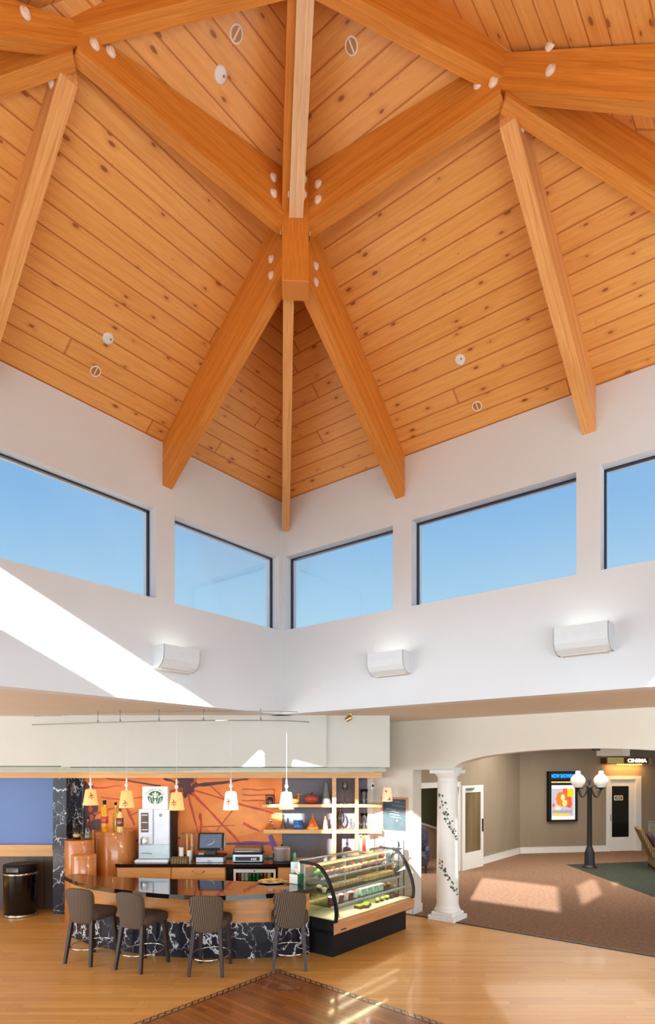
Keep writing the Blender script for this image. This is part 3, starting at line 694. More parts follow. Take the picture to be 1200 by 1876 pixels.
# dropped box over the lobby
mb = MB(); mb.box(2.936, 3.38, 5.43, 6.0, 2.685, ZC, T=AB); structure('trim_4', mb, M['wall_low'])
mb = MB(); p = AB @ Vector((3.72, BF+.14, arch_z(3.72)))
mb.lathe([(.05, -.03), (.055, -.01), (.04, .01)], 14, T=Matrix.Translation(p)); tag(link('spotlight', mb, M['blackmetal']), 'tiny black spotlight under the middle of the arch', 'light')

# carpet
c_ = [W(-.52, -BF+.02), W(14, -BF+.02), W(14, -20), W(-.52, -20)]
mb = MB(); mb.prism([(p.x, p.y) for p in (AB @ Vector((-3, BF, 0)), AB @ Vector((13, BF, 0)), AB @ Vector((13, 16, 0)), AB @ Vector((-3, 16, 0)))], 0.0, .008)
structure('floor_carpet', mb, M['carpet'])
mb = MB(); mb.prism([(6.06, 15.57), (6.20, 11.6), (12, 10.5), (12, 16.9)], .008, .011); structure('floor_carpet_green', mb, M['carpet_green'])
mb = MB(); mb.box(-3, 13, BF-.03, BF, 0, .012, T=AB); structure('trim_5', mb, M['blackmetal'])
# inlaid darker floor with patterned border
A_ = Vector((-.60, 7.47, 0)); u1 = Vector((-1.28, -1.62, 0)).normalized(); u2 = Vector((1.72, -1.6, 0)).normalized()
def pl(s_, t_): return A_+u1*s_+u2*t_
mb = MB(); P_ = [pl(.09, .09), pl(9, .09), pl(9, 6), pl(.09, 6)]
mb.prism([(p.x, p.y) for p in reversed(P_)], 0, .004)
T = Matrix.Rotation(math.atan2(u2.y, u2.x)+.0, 4, 'Z')
m2 = MB(); Ti = T.inverted(); m2.v = [Ti @ v for v in mb.v]; m2.f = mb.f; m2.mi = mb.mi; m2.sm = mb.sm
M['inlay2'] = M['inlay']
structure('floor_inlay', m2, M['inlay'], T=T)
def strip(P, u, L, n_in, name):
    ang = math.atan2(u.y, u.x); T = Matrix.Translation(P) @ Matrix.Rotation(ang, 4, 'Z')
    mb = MB(); y0, y1 = (0, .085) if n_in > 0 else (-.085, 0)
    mb.box(0, L, 0, .085, 0, .005, T=None if n_in > 0 else Matrix.Translation((0, -.085, 0))); structure(name, mb, M['border'], T=T)
strip(A_, u1, 9, 1, 'trim_6'); 
T = Matrix.Translation(A_) @ Matrix.Rotation(math.atan2(u2.y, u2.x), 4, 'Z') @ Matrix.Translation((0, -.085, 0))
mb = MB(); mb.box(0, 6, 0, .085, 0, .0055); structure('trim_7', mb, M['border'], T=T)

# ================================================================== CAFE BACK WALL
# dark wainscot, wood ledge, blue panel on the left
xl = PXY(97, 1500, 10.62).x
mb = MB(); mb.box(X0, xl, 10.66, YB, 0, .92); structure('wall_wainscot', mb, M['slats'])
bt = thing('blue_screen', 'large blue panel with wooden ledge at the left edge', 'wall panel', (0, 10.75, 0))
mb = MB(); mb.box(-7.5, xl, -.06, -.02, 1.13, 2.33); link('panel', mb, M['blue'], bt)
mb = MB(); mb.box(-7.5, xl, -.12, -.02, .925, 1.03); mb.box(-7.5, xl, -.15, -.02, 1.03, 1.13); link('ledge', mb, M['oak_h'], bt)
# black marble pilaster
mt = thing('marble_pilaster', 'tall black veined marble pilaster between blue panel and mural', 'pilaster', (0, 10.3, 0))
mb = MB(); xa, xb = PXY(96.5, 0, 10.3).x, PXY(121, 0, 10.3).x
mb.box(xa, xb, .012, .43, 0, 2.288); link('slab', mb, M['marble'], mt)
mb = MB(); xc, xd = xb, PXY(152, 0, 10.62).x; mb.box(xb, xd, .34, .37, 0, 2.288); link('return_slab', mb, M['marble'], mt)
# mural
x0m, x1m = PXY(150, 0, 10.68).x, PXY(517, 0, 10.68).x
mu = MB(); mu.box(x0m, x1m, 10.69, YB-.02, .95, 2.33, 0)
YM = [10.688]
def stroke(p, q, w0, w1, mi, y=None):
    P = PXY(p[0], p[1], 10.688); Q = PXY(q[0], q[1], 10.688); YM[0] -= .0002
    d = (Q-P); L = math.hypot(d.x, d.z); nx, nz = -d.z/L, d.x/L; n = 9; vs = []
    for i in range(n+1):
        t = i/n; c = P.lerp(Q, t); k = (w0+(w1-w0)*t)/2*10.688/F*(.8+.5*mnoise.noise(Vector((p[0]*.1+t*4, p[1]*.1, 0))))
        off = .02*mnoise.noise(Vector((p[1]*.13, t*3, 5)))
        c = c+Vector((nx*off, 0, nz*off))
        vs += [(c.x+nx*k, YM[0], c.z+nz*k), (c.x-nx*k, YM[0], c.z-nz*k)]
    mu.add(vs, [(2*i, 2*i+1, 2*i+3, 2*i+2) for i in range(n)], mi)
def blob(c, rx, rz, mi, sp=0):
    YM[0] -= .0002; P = PXY(c[0], c[1], 10.688); n = 28; s_ = 10.688/F
    mu.add([(P.x+rx*s_*math.cos(2*PI*i/n)*(1+sp*math.cos(7*2*PI*i/n)+.15*mnoise.noise(Vector((i*.9, c[0], 0)))), YM[0], P.z+rz*s_*math.sin(2*PI*i/n)*(1+sp*math.cos(7*2*PI*i/n))) for i in range(n)], [tuple(range(n))], mi)
for c, rx, rz in (((430, 1500), 60, 32), ((225, 1500), 40, 18), ((470, 1455), 36, 14), ((310, 1530), 22, 22)): blob(c, rx, rz, 1)
blob((343, 1437), 17, 22, 2, .22); blob((160, 1480), 18, 46, 2, .1); blob((180, 1512), 10, 12, 2)
for p, q, a, b, mi in (((295, 1440), (190, 1424), 4, 2, 2), ((335, 1445), (245, 1462), 6, 2, 3), ((300, 1425), (335, 1440), 4, 6, 2), ((352, 1440), (455, 1428), 10, 3, 2),
                       ((356, 1448), (512, 1494), 4, 4, 3), ((352, 1452), (438, 1543), 6, 5, 3), ((345, 1455), (362, 1525), 5, 3, 3), ((335, 1452), (316, 1540), 4, 3, 3),
                       ((432, 1478), (396, 1522), 4, 2, 3), ((368, 1490), (368, 1530), 6, 5, 3), ((444, 1446), (502, 1447), 3, 3, 3), ((444, 1456), (502, 1457), 3, 3, 3), ((444, 1466), (502, 1467), 3, 3, 3),
                       ((502, 1444), (502, 1470), 3, 3, 3), ((446, 1508), (476, 1524), 8, 2, 3), ((415, 1546), (505, 1544), 6, 8, 4), ((495, 1530), (505, 1556), 10, 14, 4), ((160, 1445), (222, 1440), 4, 2, 3),
                       ((172, 1490), (240, 1473), 4, 3, 3), ((232, 1478), (246, 1512), 7, 4, 3), ((185, 1460), (240, 1468), 3, 3, 3), ((362, 1424), (350, 1440), 3, 4, 3), ((310, 1458), (238, 1495), 3, 2, 3),
                       ((365, 1515), (430, 1512), 3, 2, 3), ((386, 1440), (420, 1470), 3, 2, 3), ((250, 1540), (330, 1535), 5, 4, 4)):
    stroke(p, q, a, b, mi)
for c in ((167, 1460), (166, 1482), (168, 1498)): blob(c, 4, 6, 3)
mo = link('mural', mu, [M['mural'], M['mural_pale'], M['mural_dark'], M['mural_red'], M['mural_purple']])
tag(mo, 'orange painted mural with dark radiating brush strokes behind the bar', 'mural')
# grey accent wall behind the shelves
mb = MB(); mb.box(x1m, PXY(673, 0, 10.7).x, 10.71, YB, .9, 2.33); structure('wall_accent', mb, M['slate'])
# bulkhead above the bar
mb = MB(); f_ = lambda px, Y: PXY(px, 0, Y).x
mb.box(X0+.01, f_(113, 9.35), 9.35, 10.2, 2.49, ZC); mb.box(f_(112, 9.2), f_(598, 9.2), 9.2, 10.2, 2.475, ZC)
mb.box(f_(598, 9.24), f_(714, 9.24), 9.24, 10.2, 2.47, ZC)
structure('wall_bulkhead', mb, plain('grey white bulkhead paint', (204, 203, 196), .8, var=.02, scale=1.5))
mb = MB(); mb.box(X0+.01, f_(128, 9.6), 9.62, 10.3, 2.405, 2.48); mb.box(f_(128, 9.6), f_(706, 9.6), 9.5, 10.3, 2.40, 2.465)
structure('trim_8', mb, plain('grey green bulkhead edge', (176, 184, 172), .6))
mb = MB(); mb.box(X0+.01, f_(700, 10.3), 10.3, YB, 2.29, 2.39); structure('trim_9', mb, M['oak_h'])
mb = MB(); mb.box(X0+.01, .80, 10.3, YB, 2.39, 2.6); structure('wall_above_shelves', mb, M['wall_low'])

# shelving
zs = lambda y, Y=10.42: HC-(y-PY0)/F*Y
YS = 10.42
sh = thing('display_shelving', 'pale wooden wall shelving of two long shelves and two uprights', 'shelf', (0, YS, 0))
xs = lambda px, Y=10.42: (px-PX0)/F*Y
mb = MB(); mb.box(xs(480), xs(700)-.0, 0, .28, zs(1479), zs(1473.5)); link('shelf_board', mb, M['oak_h'], sh)
mb = MB(); mb.box(xs(483), xs(700), 0, .28, zs(1527), zs(1520)); link('shelf_board', mb, M['oak_h'], sh)
for a, b in ((608.5, 616), (650.5, 657)):
    mb = MB(); mb.box(xs(a), xs(b), -.006, .29, .93, 2.29); link('upright', mb, M['oak_h'], sh)
ZU = zs(1473.5); ZLo = zs(1520)
# ------------------------------------------------------------------ things on the shelves
def solo(name, mb, mats, label, cat, loc, rz=0, group=None):
    return tag(link(name, mb, mats, T=Matrix.Translation(loc) @ Matrix.Rotation(rz, 4, 'Z')), label, cat, group)
def glasscol(name, rgb, rough=.1): return plain(name, rgb, rough, coat=.6, var=.2, scale=20)
def sp_(px, upper=True, Y=10.52): return (xs(px, Y), Y, (ZU if upper else ZLo)+.0015)
ct = thing('wire_canister', 'small black wire basket at the left end of the upper shelf', 'basket', sp_(495))
mb = MB()
for k in range(14): 
    t = 2*PI*k/14; mb.tube([(.07*math.cos(t), .07*math.sin(t), 0), (.078*math.cos(t), .078*math.sin(t), .15)], .0025, 6)
for z, r in ((0, .07), (.075, .074), (.15, .078)): mb.tube([(r*math.cos(2*PI*i/20), r*math.sin(2*PI*i/20), z+.002) for i in range(20)], .004, 6, closed=True)
link('wire_cage', mb, M['blackmetal'], ct)
mb = MB(); mb.lathe([(.045, .005), (.05, .1), (.03, .12)], 16); link('candle', mb, glasscol('dark red wax', (70, 40, 40)), ct)
dk = thing('duck_figurine', 'small brown wooden bird figure behind a pendant on the upper shelf', 'figurine', sp_(540))
mb = MB(); mb.sup((0, 0, .055), (.085, .045, .05), 1, 1, fn=lambda p: Vector((p.x, p.y*(1-.3*p.x/.1), p.z+max(0, -p.x)*.35))); link('body', mb, M['drum'], dk)
mb = MB(); mb.tube([(.055, 0, .07), (.07, 0, .12), (.06, 0, .155)], [.03, .018, .016], 10); mb.sup((.07, 0, .165), (.032, .024, .024), 1, 1); link('neck_and_head', mb, M['drum'], dk)
mb = MB(); mb.tube([(.095, 0, .165), (.135, 0, .158)], [.011, .004], 8); link('beak', mb, M['oak_h'], dk)
pk = thing('red_pumpkin', 'openwork red pumpkin ornament on the upper shelf', 'ornament', sp_(571))
def pump(p):
    t = math.atan2(p.y, p.x); k = 1-.10*abs(math.cos(5*t)); return Vector((p.x*k, p.y*k, p.z*(1-.12*math.exp(-((p.x**2+p.y**2)/.0012)))))
m_p = plain('red brown woven cane', (176, 66, 48), .5, var=.45, scale=40)
mb = MB(); mb.sup((0, 0, .085), (.125, .115, .085), 1, 1, 40, 18, fn=pump); link('body', mb, m_p, pk)
mb = MB(); mb.tube([(0, 0, .155), (.005, 0, .185), (.02, 0, .20)], [.012, .009, .011], 8); link('stem', mb, M['leg'], pk)
cn = MB(); cn.lathe([(.085, 0), (.08, .02), (.045, .25), (.028, .33), (.032, .35), (.015, .375), (.003, .38)], 20)
solo('tall_cone_vase', cn, plain('grey green stoneware', (110, 112, 108), .5, var=.2), 'tall grey tapering vase at the right end of the upper long shelf', 'vase', sp_(598))
def goblet(h, r, mat):
    mb = MB(); mb.lathe([(.045, 0), (.045, .004), (.008, .012), (.006, h*.42), (.012, h*.46), (r*.8, h*.56), (r, h*.75), (r*.82, h)], 20, cap=False); return mb
gb = thing('wine_glass', 'tall stemmed clear glass in the top middle cubby', 'glass', sp_(632))
mb = MB(); mb.lathe([(.045, 0), (.045, .004), (.008, .012), (.006, .2), (.014, .215)], 20); link('stem', mb, M['clear'], gb)
mb = MB(); mb.lathe([(.014, .215), (.045, .26), (.05, .31), (.036, .385)], 20, cap=False); link('bowl', mb, M['clear'], gb)
def pitcher(label, loc, h, r):
    t = thing('glass_pitcher', label, 'pitcher', loc)
    mb = MB(); mb.lathe([(r*.7, 0), (r*.72, .01), (r*.66, h*.3), (r*.8, h*.7), (r, h), (r*.96, h), (r*.76, h*.7), (r*.62, .02)], 20, cap=False); link('body', mb, M['clear'], t)
    mb = MB(); mb.tube([(-r*.9, 0, h*.85), (-r*1.5, 0, h*.8), (-r*1.5, 0, h*.4), (-r*.7, 0, h*.25)], .008, 8); link('handle', mb, M['clear'], t)
pitcher('clear glass pitcher in the top right cubby', sp_(667), .25, .07)
pitcher('clear glass pitcher in the lower right cubby', sp_(667, False), .27, .065)
pf = thing('amber_bottle', 'squat amber perfume-like bottle at the left end of the lower shelf', 'bottle', sp_(496, False))
mb = MB(); mb.lathe([(.085, 0), (.088, .03), (.05, .085), (.018, .10), (.018, .12)], 6, smooth=False); link('body', mb, glasscol('amber glass', (170, 96, 30)), pf)
mb = MB(); mb.sup((0, 0, .145), (.022, .022, .028), 1, 1); link('stopper', mb, M['chrome'], pf)
db = thing('slender_bottle', 'slender brown cone bottle on the lower shelf', 'bottle', sp_(519, False))
mb = MB(); mb.lathe([(.052, 0), (.05, .02), (.02, .14), (.014, .21)], 18); link('body', mb, glasscol('brown glass', (92, 60, 52)), db)
mb = MB(); mb.lathe([(.016, .208), (.016, .245), (.006, .25)], 14); link('stopper', mb, M['blackmetal'], db)
mb = MB(); mb.lathe([(.07, 0), (.095, .015), (.1, .05), (.085, .085), (.078, .10), (.09, .15), (.082, .15), (.07, .10), (.07, .03), (.002, .02)], 24, cap=False)
mb.tube([(.08*math.cos(2*PI*i/20), .08*math.sin(2*PI*i/20), .105) for i in range(20)], .008, 6, closed=True)
solo('blue_bowl', mb, glasscol('blue glass', (42, 96, 160)), 'blue glass bowl on the lower shelf', 'bowl', sp_(546, False))
of = thing('orange_flask', 'orange cone flask with long neck on the lower shelf', 'bottle', sp_(573, False))
mb = MB(); mb.lathe([(.1, 0), (.1, .02), (.03, .17), (.016, .2)], 20); link('body', mb, glasscol('orange glass', (226, 92, 32)), of)
mb = MB(); mb.lathe([(.016, .198), (.014, .26), (.02, .275)], 14); link('neck', mb, glasscol('smoky glass', (150, 110, 90)), of)
mb = MB(); mb.lathe([(.101, .004), (.101, .022), (.083, .055)], 20, cap=False); link('yellow_base', mb, M['p_yellow'] if False else plain('yellow glass', (236, 176, 40), .15), of)
pw = thing('white_flask', 'small white tapered bottle beside the left upright', 'bottle', sp_(596, False))
mb = MB(); mb.lathe([(.045, 0), (.045, .02), (.03, .13), (.016, .17)], 16); link('body', mb, glasscol('white porcelain', (236, 224, 206)), pw)
mb = MB(); mb.lathe([(.017, .168), (.018, .215), (.01, .225)], 12); link('stopper', mb, M['drum'], pw)
dc = thing('glass_decanter', 'large clear stemmed decanter in the lower middle cubby', 'decanter', sp_(624, False))
mb = MB(); mb.lathe([(.05, 0), (.05, .005), (.01, .03), (.012, .06), (.06, .13), (.07, .2), (.05, .27), (.02, .31), (.024, .34)], 20, cap=False); link('body', mb, M['clear'], dc)
mb = MB(); mb.sup((0, 0, .36), (.018, .018, .022), 1, 1); link('stopper', mb, M['clear'], dc)
tp = thing('glass_figurine', 'little glass figure with outstretched arms in the lower middle cubby', 'figurine', sp_(643, False))
mb = MB(); mb.lathe([(.03, 0), (.022, .02), (.012, .06), (.02, .11), (.008, .135)], 12); mb.sup((0, 0, .155), (.017, .017, .02), 1, 1); link('body', mb, M['clear'], tp)
mb = MB(); mb.tube([(-.06, 0, .13), (-.02, 0, .105), (.02, 0, .105), (.06, 0, .12)], .006, 8); link('arms', mb, M['clear'], tp)
fr = thing('small_picture', 'tiny framed picture on the white wall by the top right cubby', 'picture', (PXY(683, 0, 10.74).x, YB, zs(1440, 10.74)))
mb = MB(); mb.box(-.045, .045, -.012, 0, -.06, .06); link('frame', mb, M['grey_metal'], fr)
mb = MB(); mb.box(-.032, .032, -.014, -.012, -.046, .046); link('picture', mb, M['paper'], fr)
mb = MB(); mb.disc((0, -.0145, .006), .02, 12, (1, 0, 0), (0, 0, 1), e=1.3); link('figure', mb, M['black'], fr)

# chalkboard on the white wall
cx = .50; cb = thing('chalkboard', 'framed chalkboard menu on the white wall beside the shelves', 'chalkboard', T=AB @ Matrix.Translation((cx, BF, 1.66)))
w2, h2 = .263, .30
mb = MB(); mb.box(-w2+.03, w2-.03, -.012, 0, -h2+.03, h2-.03); link('board', mb, M['chalk'], cb)
mb = MB(); mb.box(-w2, w2, -.03, 0, h2-.03, h2); mb.box(-w2, w2, -.03, 0, -h2, -h2+.03); mb.box(-w2, -w2+.03, -.03, 0, -h2+.03, h2-.03); mb.box(w2-.03, w2, -.03, 0, -h2+.03, h2-.03); link('frame', mb, M['frame_wood'], cb)
mb = MB()
for x0_, z0_, n_, s__ in ((-.02, .235, 6, .5), (-.05, .17, 12, .5), (-.17, .10, 9, 1), (-.08, .06, 8, .8), (-.10, .015, 9, 1.1), (-.08, -.03, 10, .5)):
    random.seed(int(x0_*1000)+n_)
    pts = []
    for k in range(n_*4):
        pts.append((x0_+k*.0055, -.0135, z0_-k*.0006+random.uniform(-.012, .012)*s__))
    mb.tube(pts, .0022*s__+.0005, 5)
mb.tube([(.02, -.0135, -.10), (.05, -.0135, -.085), (.06, -.0135, -.10), (.05, -.0135, -.115), (.035, -.0135, -.10)], .003, 5)
link('chalk_writing', mb, M['chalkline'], cb)

# ------------------------------------------------------------------ back counter
ZT = .906; YC = 9.92
xc_ = lambda px, Y=9.95: (px-PX0)/F*Y
mb = MB(); wx_ = xc_(213.5)+.255; mb.box(wx_, xc_(533), YC-.03, 10.69, ZT-.05, ZT); mb.box(xc_(213.5), wx_, YC-.03, 10.0, ZT-.05, ZT)
tag(link('back_worktop', mb, M['black_top']), 'black stone worktop along the back wall under the mural', 'worktop')
def cabinet(label, pa, pb, drawers, doors, handle):
    r_ = thing('base_cabinet', label, 'cabinet', (xc_(pa), YC, 0), group='wooden base cabinets behind the bar')
    w_ = xc_(pb)-xc_(pa)
    mb = MB(); nx_ = .24 if pa < 220 else 0; mb.box(nx_, w_-.004, .02, .7, .1, ZT-.052); mb.box(0.02+nx_, w_-.02, .07, .7, 0, .1); mb.box(0, .02, .02, .07, .1, ZT-.052); link('carcass', mb, M['oak_h'], r_)
    mb = MB(); mb.box(.006, w_-.01, 0, .02, .66, .845, bev=.003); dr = link('drawer', mb, M['maple'], r_)
    if handle:
        mb = MB(); c = w_/2; mb.tube([(c-.1, -.004, .79), (c-.04, -.03, .765), (c+.04, -.03, .765), (c+.1, -.004, .79)], .008, 8); link('handle', mb, M['brass'], dr)
    n = doors
    for k in range(n):
        a, b = .006+k*(w_-.016)/n, .002+(k+1)*(w_-.016)/n
        mb = MB(); mb.box(a, b, 0, .02, .11, .652, bev=.003); d_ = link('door', mb, M['maple'], r_)
        if handle or n > 1:
            kx = (b-.04) if k == 0 else (a+.04)
            mb = MB(); mb.sup((kx, -.014, .60), (.014, .012, .026), 1, 1, 10, 8); link('knob', mb, M['brass'], d_)
M['brass'] = plain('brass', (226, 190, 130), .25, 1)
cabinet('wooden base cabinet left of the drawer handle, under the coffee machine', 215, 314.5, 1, 2, False)
cabinet('wooden base cabinet with curved drawer pull and two knobs', 314.5, 413.5, 1, 2, True)
cabinet('narrow wooden base cabinet at the right end of the back counter', 509, 533, 1, 1, False)
# undercounter fridge
fz = thing('drinks_fridge', 'small glass-fronted drinks fridge under the black worktop', 'fridge', (xc_(428), YC+.02, 0))
fw = xc_(505)-xc_(428)
mb = MB(); mb.box(0, fw, .13, .62, .02, .82); mb.box(0, fw, .05, .13, .80, .82); mb.box(0, .02, .05, .13, .02, .80); mb.box(fw-.02, fw, .05, .13, .02, .80); mb2 = mb; link('cabinet_box', mb, M['black'], fz)
mb = MB(); mb.box(0, fw, 0, .05, .76, .815); mb.box(0, .035, 0, .05, .05, .76); mb.box(fw-.035, fw, 0, .05, .05, .76); mb.box(.035, fw-.035, 0, .05, .02, .07); link('door_frame', mb, M['white'], fz)
mb = MB(); mb.box(.035, fw-.035, .02, .03, .07, .76); link('door_glass', mb, M['case_glass'], fz)
mb = MB(); mb.lathe([(.012, 0), (.012, .01)], 12, T=Matrix.Translation((fw/2, -.002, .79)) @ Matrix.Rotation(PI/2, 4, 'X')); link('lock', mb, M['blackmetal'], fz)
cols = [(150, 40, 40), (200, 200, 205), (210, 215, 220), (20, 120, 60), (18, 110, 60), (24, 130, 70), (60, 60, 66), (196, 60, 50), (220, 210, 120)]
nam = ['red', 'silver', 'pale', 'green', 'green', 'green', 'dark', 'red', 'yellow']
for k in range(9):
    mm = glasscol('drink can %d' % k, cols[k], .25)
    mb = MB(); mb.lathe([(.026, 0), (.031, .008), (.031, .11), (.024, .125)], 14)
    solo('drink_can', mb, mm, '%s drink can inside the fridge, %s' % (nam[k], ['furthest left', 'beside the red can at left', 'left of the green cans', 'first of three green cans', 'middle of the three green cans', 'last of three green cans', 'right of the green cans', 'near the right side', 'furthest right'][k]), 'can', (xc_(428)+.08+k*.062, YC+.103, .6215), group='cans and bottles in the fridge')
    mb = MB(); 
mb = MB(); mb.box(.035, fw-.035, .05, .128, .60, .62); link('rack', mb, M['chrome'], fz)
mb = MB(); mb.box(xc_(413.5), xc_(428)-.01, YC+.1, 10.6, .0, ZT-.052); mb.box(xc_(505)+.01, xc_(509)-.01, YC+.1, 10.6, 0, ZT-.052)
structure('trim_10', mb, M['black'])

# wooden drums with bottles
def drum(label, px, Y, r, z1, z0=0.0):
    mb = MB(); mb.lathe([(r-.01, z0), (r, z0+.01), (r, z1-.015), (r-.008, z1)], 48)
    mb.lathe([(r+.001, z1-.055), (r+.004, z1-.052), (r+.001, z1-.049)], 48, cap=False)
    return solo('wooden_drum', mb, M['drum'], label, 'plinth', (xs(px, Y), Y, 0), group='round wooden display plinths')
drum('tallest and widest round wooden plinth beside the coffee machine', 210.5, 10.335, .335, 1.405)
drum('lowest round wooden plinth in front of the other two', 153.5, 9.25, .18, 1.155)
drum('middle-height round wooden plinth against the marble', 146, 9.85, .225, 1.31)
def bottle(label, px, Y, z, prof, mat, cap, capmat, lab=None, labmat=None, seg=16):
    t = thing('liquor_bottle', label, 'bottle', (xs(px, Y), Y, z+.001), group='bottles on the wooden plinths')
    mb = MB(); mb.lathe(prof, seg); link('body', mb, mat, t)
    r, h = prof[-1]; mb = MB(); mb.lathe([(r+.003, h-.005), (r+.004, h+cap), (r, h+cap+.004)], 12); link('cap', mb, capmat, t)
    if lab:
        mb = MB(); mb.lathe([(lab[2], lab[0]), (lab[2]+.001, lab[0]+.002), (lab[2]+.001, lab[1]), (lab[2], lab[1]+.001)], seg, cap=False); link('label_band', mb, labmat, t)
    return t
bottle('dark short bottle with gold band nearest the marble', 141, 9.85, 1.31, [(.055, 0), (.06, .02), (.06, .1), (.05, .16), (.022, .2), (.02, .25)], M['black_gloss'], .02, M['black'], (.04, .09, .061), glasscol('gold foil', (170, 140, 70)))
bottle('dark brown bottle with glossy shoulders on the middle plinth', 161.5, 9.83, 1.31, [(.05, 0), (.055, .02), (.058, .16), (.03, .24), (.018, .27), (.018, .33)], glasscol('deep brown glass', (58, 24, 20)), .03, M['black'], (.01, .1, .059), glasscol('olive label', (92, 84, 50)))
bottle('tall square amber bottle with red label on the widest plinth', 191.5, 10.05, 1.405, [(.052, 0), (.058, .015), (.058, .4), (.03, .43), (.026, .46)], glasscol('golden syrup glass', (228, 150, 20)), .06, M['black'], (.15, .26, .062), glasscol('red label paper', (186, 44, 24), .5), seg=8)
bottle('yellow bottle half hidden behind the second pendant', 212, 10.2, 1.405, [(.04, 0), (.045, .02), (.045, .28), (.02, .33), (.018, .44)], glasscol('yellow glass', (206, 160, 30)), .04, M['black'])
bottle('cream and brown patterned bottle at the right of the widest plinth', 220, 10.02, 1.405, [(.045, 0), (.055, .02), (.045, .14), (.058, .26), (.03, .32), (.02, .34)], plain('cream patterned ceramic', (226, 190, 130), .35, var=.35, scale=60), .05, glasscol('brown cap', (90, 36, 22)), (.10, .24, .055), glasscol('brown band', (110, 50, 28)))

# ------------------------------------------------------------------ coffee machine
cm = thing('coffee_machine', 'tall silver coffee machine on the back worktop', 'coffee machine', (xc_(281.5, 10.05), 10.05, ZT+.001))
hw = .262
mb = MB(); mb.box(-hw+.02, hw, 0, .42, .06, .875, bev=.008); link('body', mb, M['silver'], cm)
mb = MB(); mb.box(hw, hw+.03, .04, .42, 0.02, .87); link('side_panel', mb, M['black'], cm)
mb = MB(); mb.box(-hw+.02, -.005, -.03, 0, .30, .875, bev=.012); link('brewer_front', mb, M['silver'], cm)
mb = MB(); mb.box(.01, hw-.005, -.02, 0, .30, .86, bev=.006); fd = link('door', mb, plain('pale silver door', (214, 222, 236), .3, .2), cm)
mb = MB(); mb.disc((.12, -.022, .78), .026, 20, (1, 0, 0), (0, 0, 1)); mb.disc((.12, -.0225, .78), .02, 20, (1, 0, 0), (0, 0, 1), mi=1); link('round_emblem', mb, [M['blackmetal'], M['grey_metal']], fd)
mb = MB(); mb.box(-.20, -.075, -.034, -.03, .50, .82, bev=.0015); wi = link('display_window', mb, plain('dark bean window', (92, 78, 70), .3, var=.4, scale=14), cm)
for z_ in (.775, .655, .535):
    mb = MB(); mb.box(-.185, -.09, -.036, -.034, z_, z_+.012); link('display_line', mb, M['paper'], wi)
mb = MB(); mb.lathe([(.045, .31), (.05, .33), (.045, .42), (.04, .425)], 18, T=Matrix.Translation((-.13, -.05, 0))); link('spout', mb, M['steel'], cm)
mb = MB(); mb.tube([(-.19, -.05, .30), (-.19, -.06, .40), (-.165, -.06, .425), (-.14, -.05, .42)], .006, 8); link('lever', mb, M['blackmetal'], cm)
mb = MB(); mb.box(-hw+.02, hw-.003, -.015, 0, .07, .29, bev=.005); tr = link('lower_panel', mb, plain('pale blue steel', (196, 216, 226), .3, .3), cm)
mb = MB(); mb.tube([(-.19, -.02, .155), (-.1, -.03, .158), (-.02, -.02, .15)], .006, 8); mb.sup((-.05, -.028, .15), (.02, .008, .01), 1, 1, 8, 6); link('handle', mb, M['grey_metal'], tr)
mb = MB(); mb.box(-hw-.03, hw, -.10, .42, 0, .055, bev=.02); link('drip_tray', mb, plain('pale tray', (222, 228, 238), .35), cm)
# header sign with round emblem
sg = thing('coffee_sign', 'white square sign with round green emblem on top of the coffee machine', 'sign', (xc_(284.5, 10.12), 10.12, ZT+.877))
mb = MB(); mb.box(-.215, .205, 0, .12, 0, .37, bev=.004); link('sign_box', mb, M['paper'], sg)
lg = MB(); n = 40; cz = .19
lg.disc((0, -.003, cz), .125, n, (1, 0, 0), (0, 0, 1), e=.88)
link('emblem_disc', lg, M['green'], sg)
lg = MB()
def lp(pts, dy=-.0045): 
    lg.add([(x, dy, cz+z) for x, z in pts], [tuple(range(len(pts)))])
def star(cx_, cz_, r, r2=None, k=5):
    r2 = r2 or r*.42; lp([(cx_+(r if i % 2 == 0 else r2)*math.sin(PI*i/k), cz_+(r if i % 2 == 0 else r2)*math.cos(PI*i/k)) for i in range(2*k)])
star(0, .083, .02)
lp([(-.045, .045), (-.05, .072), (-.028, .06), (-.012, .075), (0, .062), (.012, .075), (.028, .06), (.05, .072), (.045, .045), (0, .052)])
lg.disc((0, -.0045, cz+.018), .026, 20, (1, 0, 0), (0, 0, 1), e=1.25)
star(-.098, .03, .024); star(.098, .03, .024)
for s_ in (-1, 1):
    for k in range(5):
        x0_ = .032+.013*k
        pts = []
        for i in range(9):
            t = i/8; pts.append((s_*(x0_+.012*math.sin(t*5+.4*k)-.010*k*t+.01*t), .04-.004*k-t*(.135-.018*k)))
        w_ = .0032
        lp([(x-w_, z) for x, z in pts]+[(x+w_, z) for x, z in reversed(pts)])
    pts = [(.085, .0), (.10, -.02), (.092, -.05), (.07, -.078), (.066, -.07), (.083, -.045), (.086, -.02)]
    lp([(s_*x, z) for x, z in pts])
lp([(-.02, -.105), (.02, -.105), (.012, -.03), (-.012, -.03)])
link('emblem_figure', lg, M['paper'], sg)
lg = MB()
lp([(-.014, .026), (-.004, .026), (-.004, .022), (-.014, .022)], -.006); lp([(.014, .026), (.004, .026), (.004, .022), (.014, .022)], -.006); lp([(-.008, .002), (.008, .002), (0, -.003)], -.006)
link('emblem_face', lg, M['green'], sg)
tx = 'STARBUCKS COFFEE'; lm = MB()
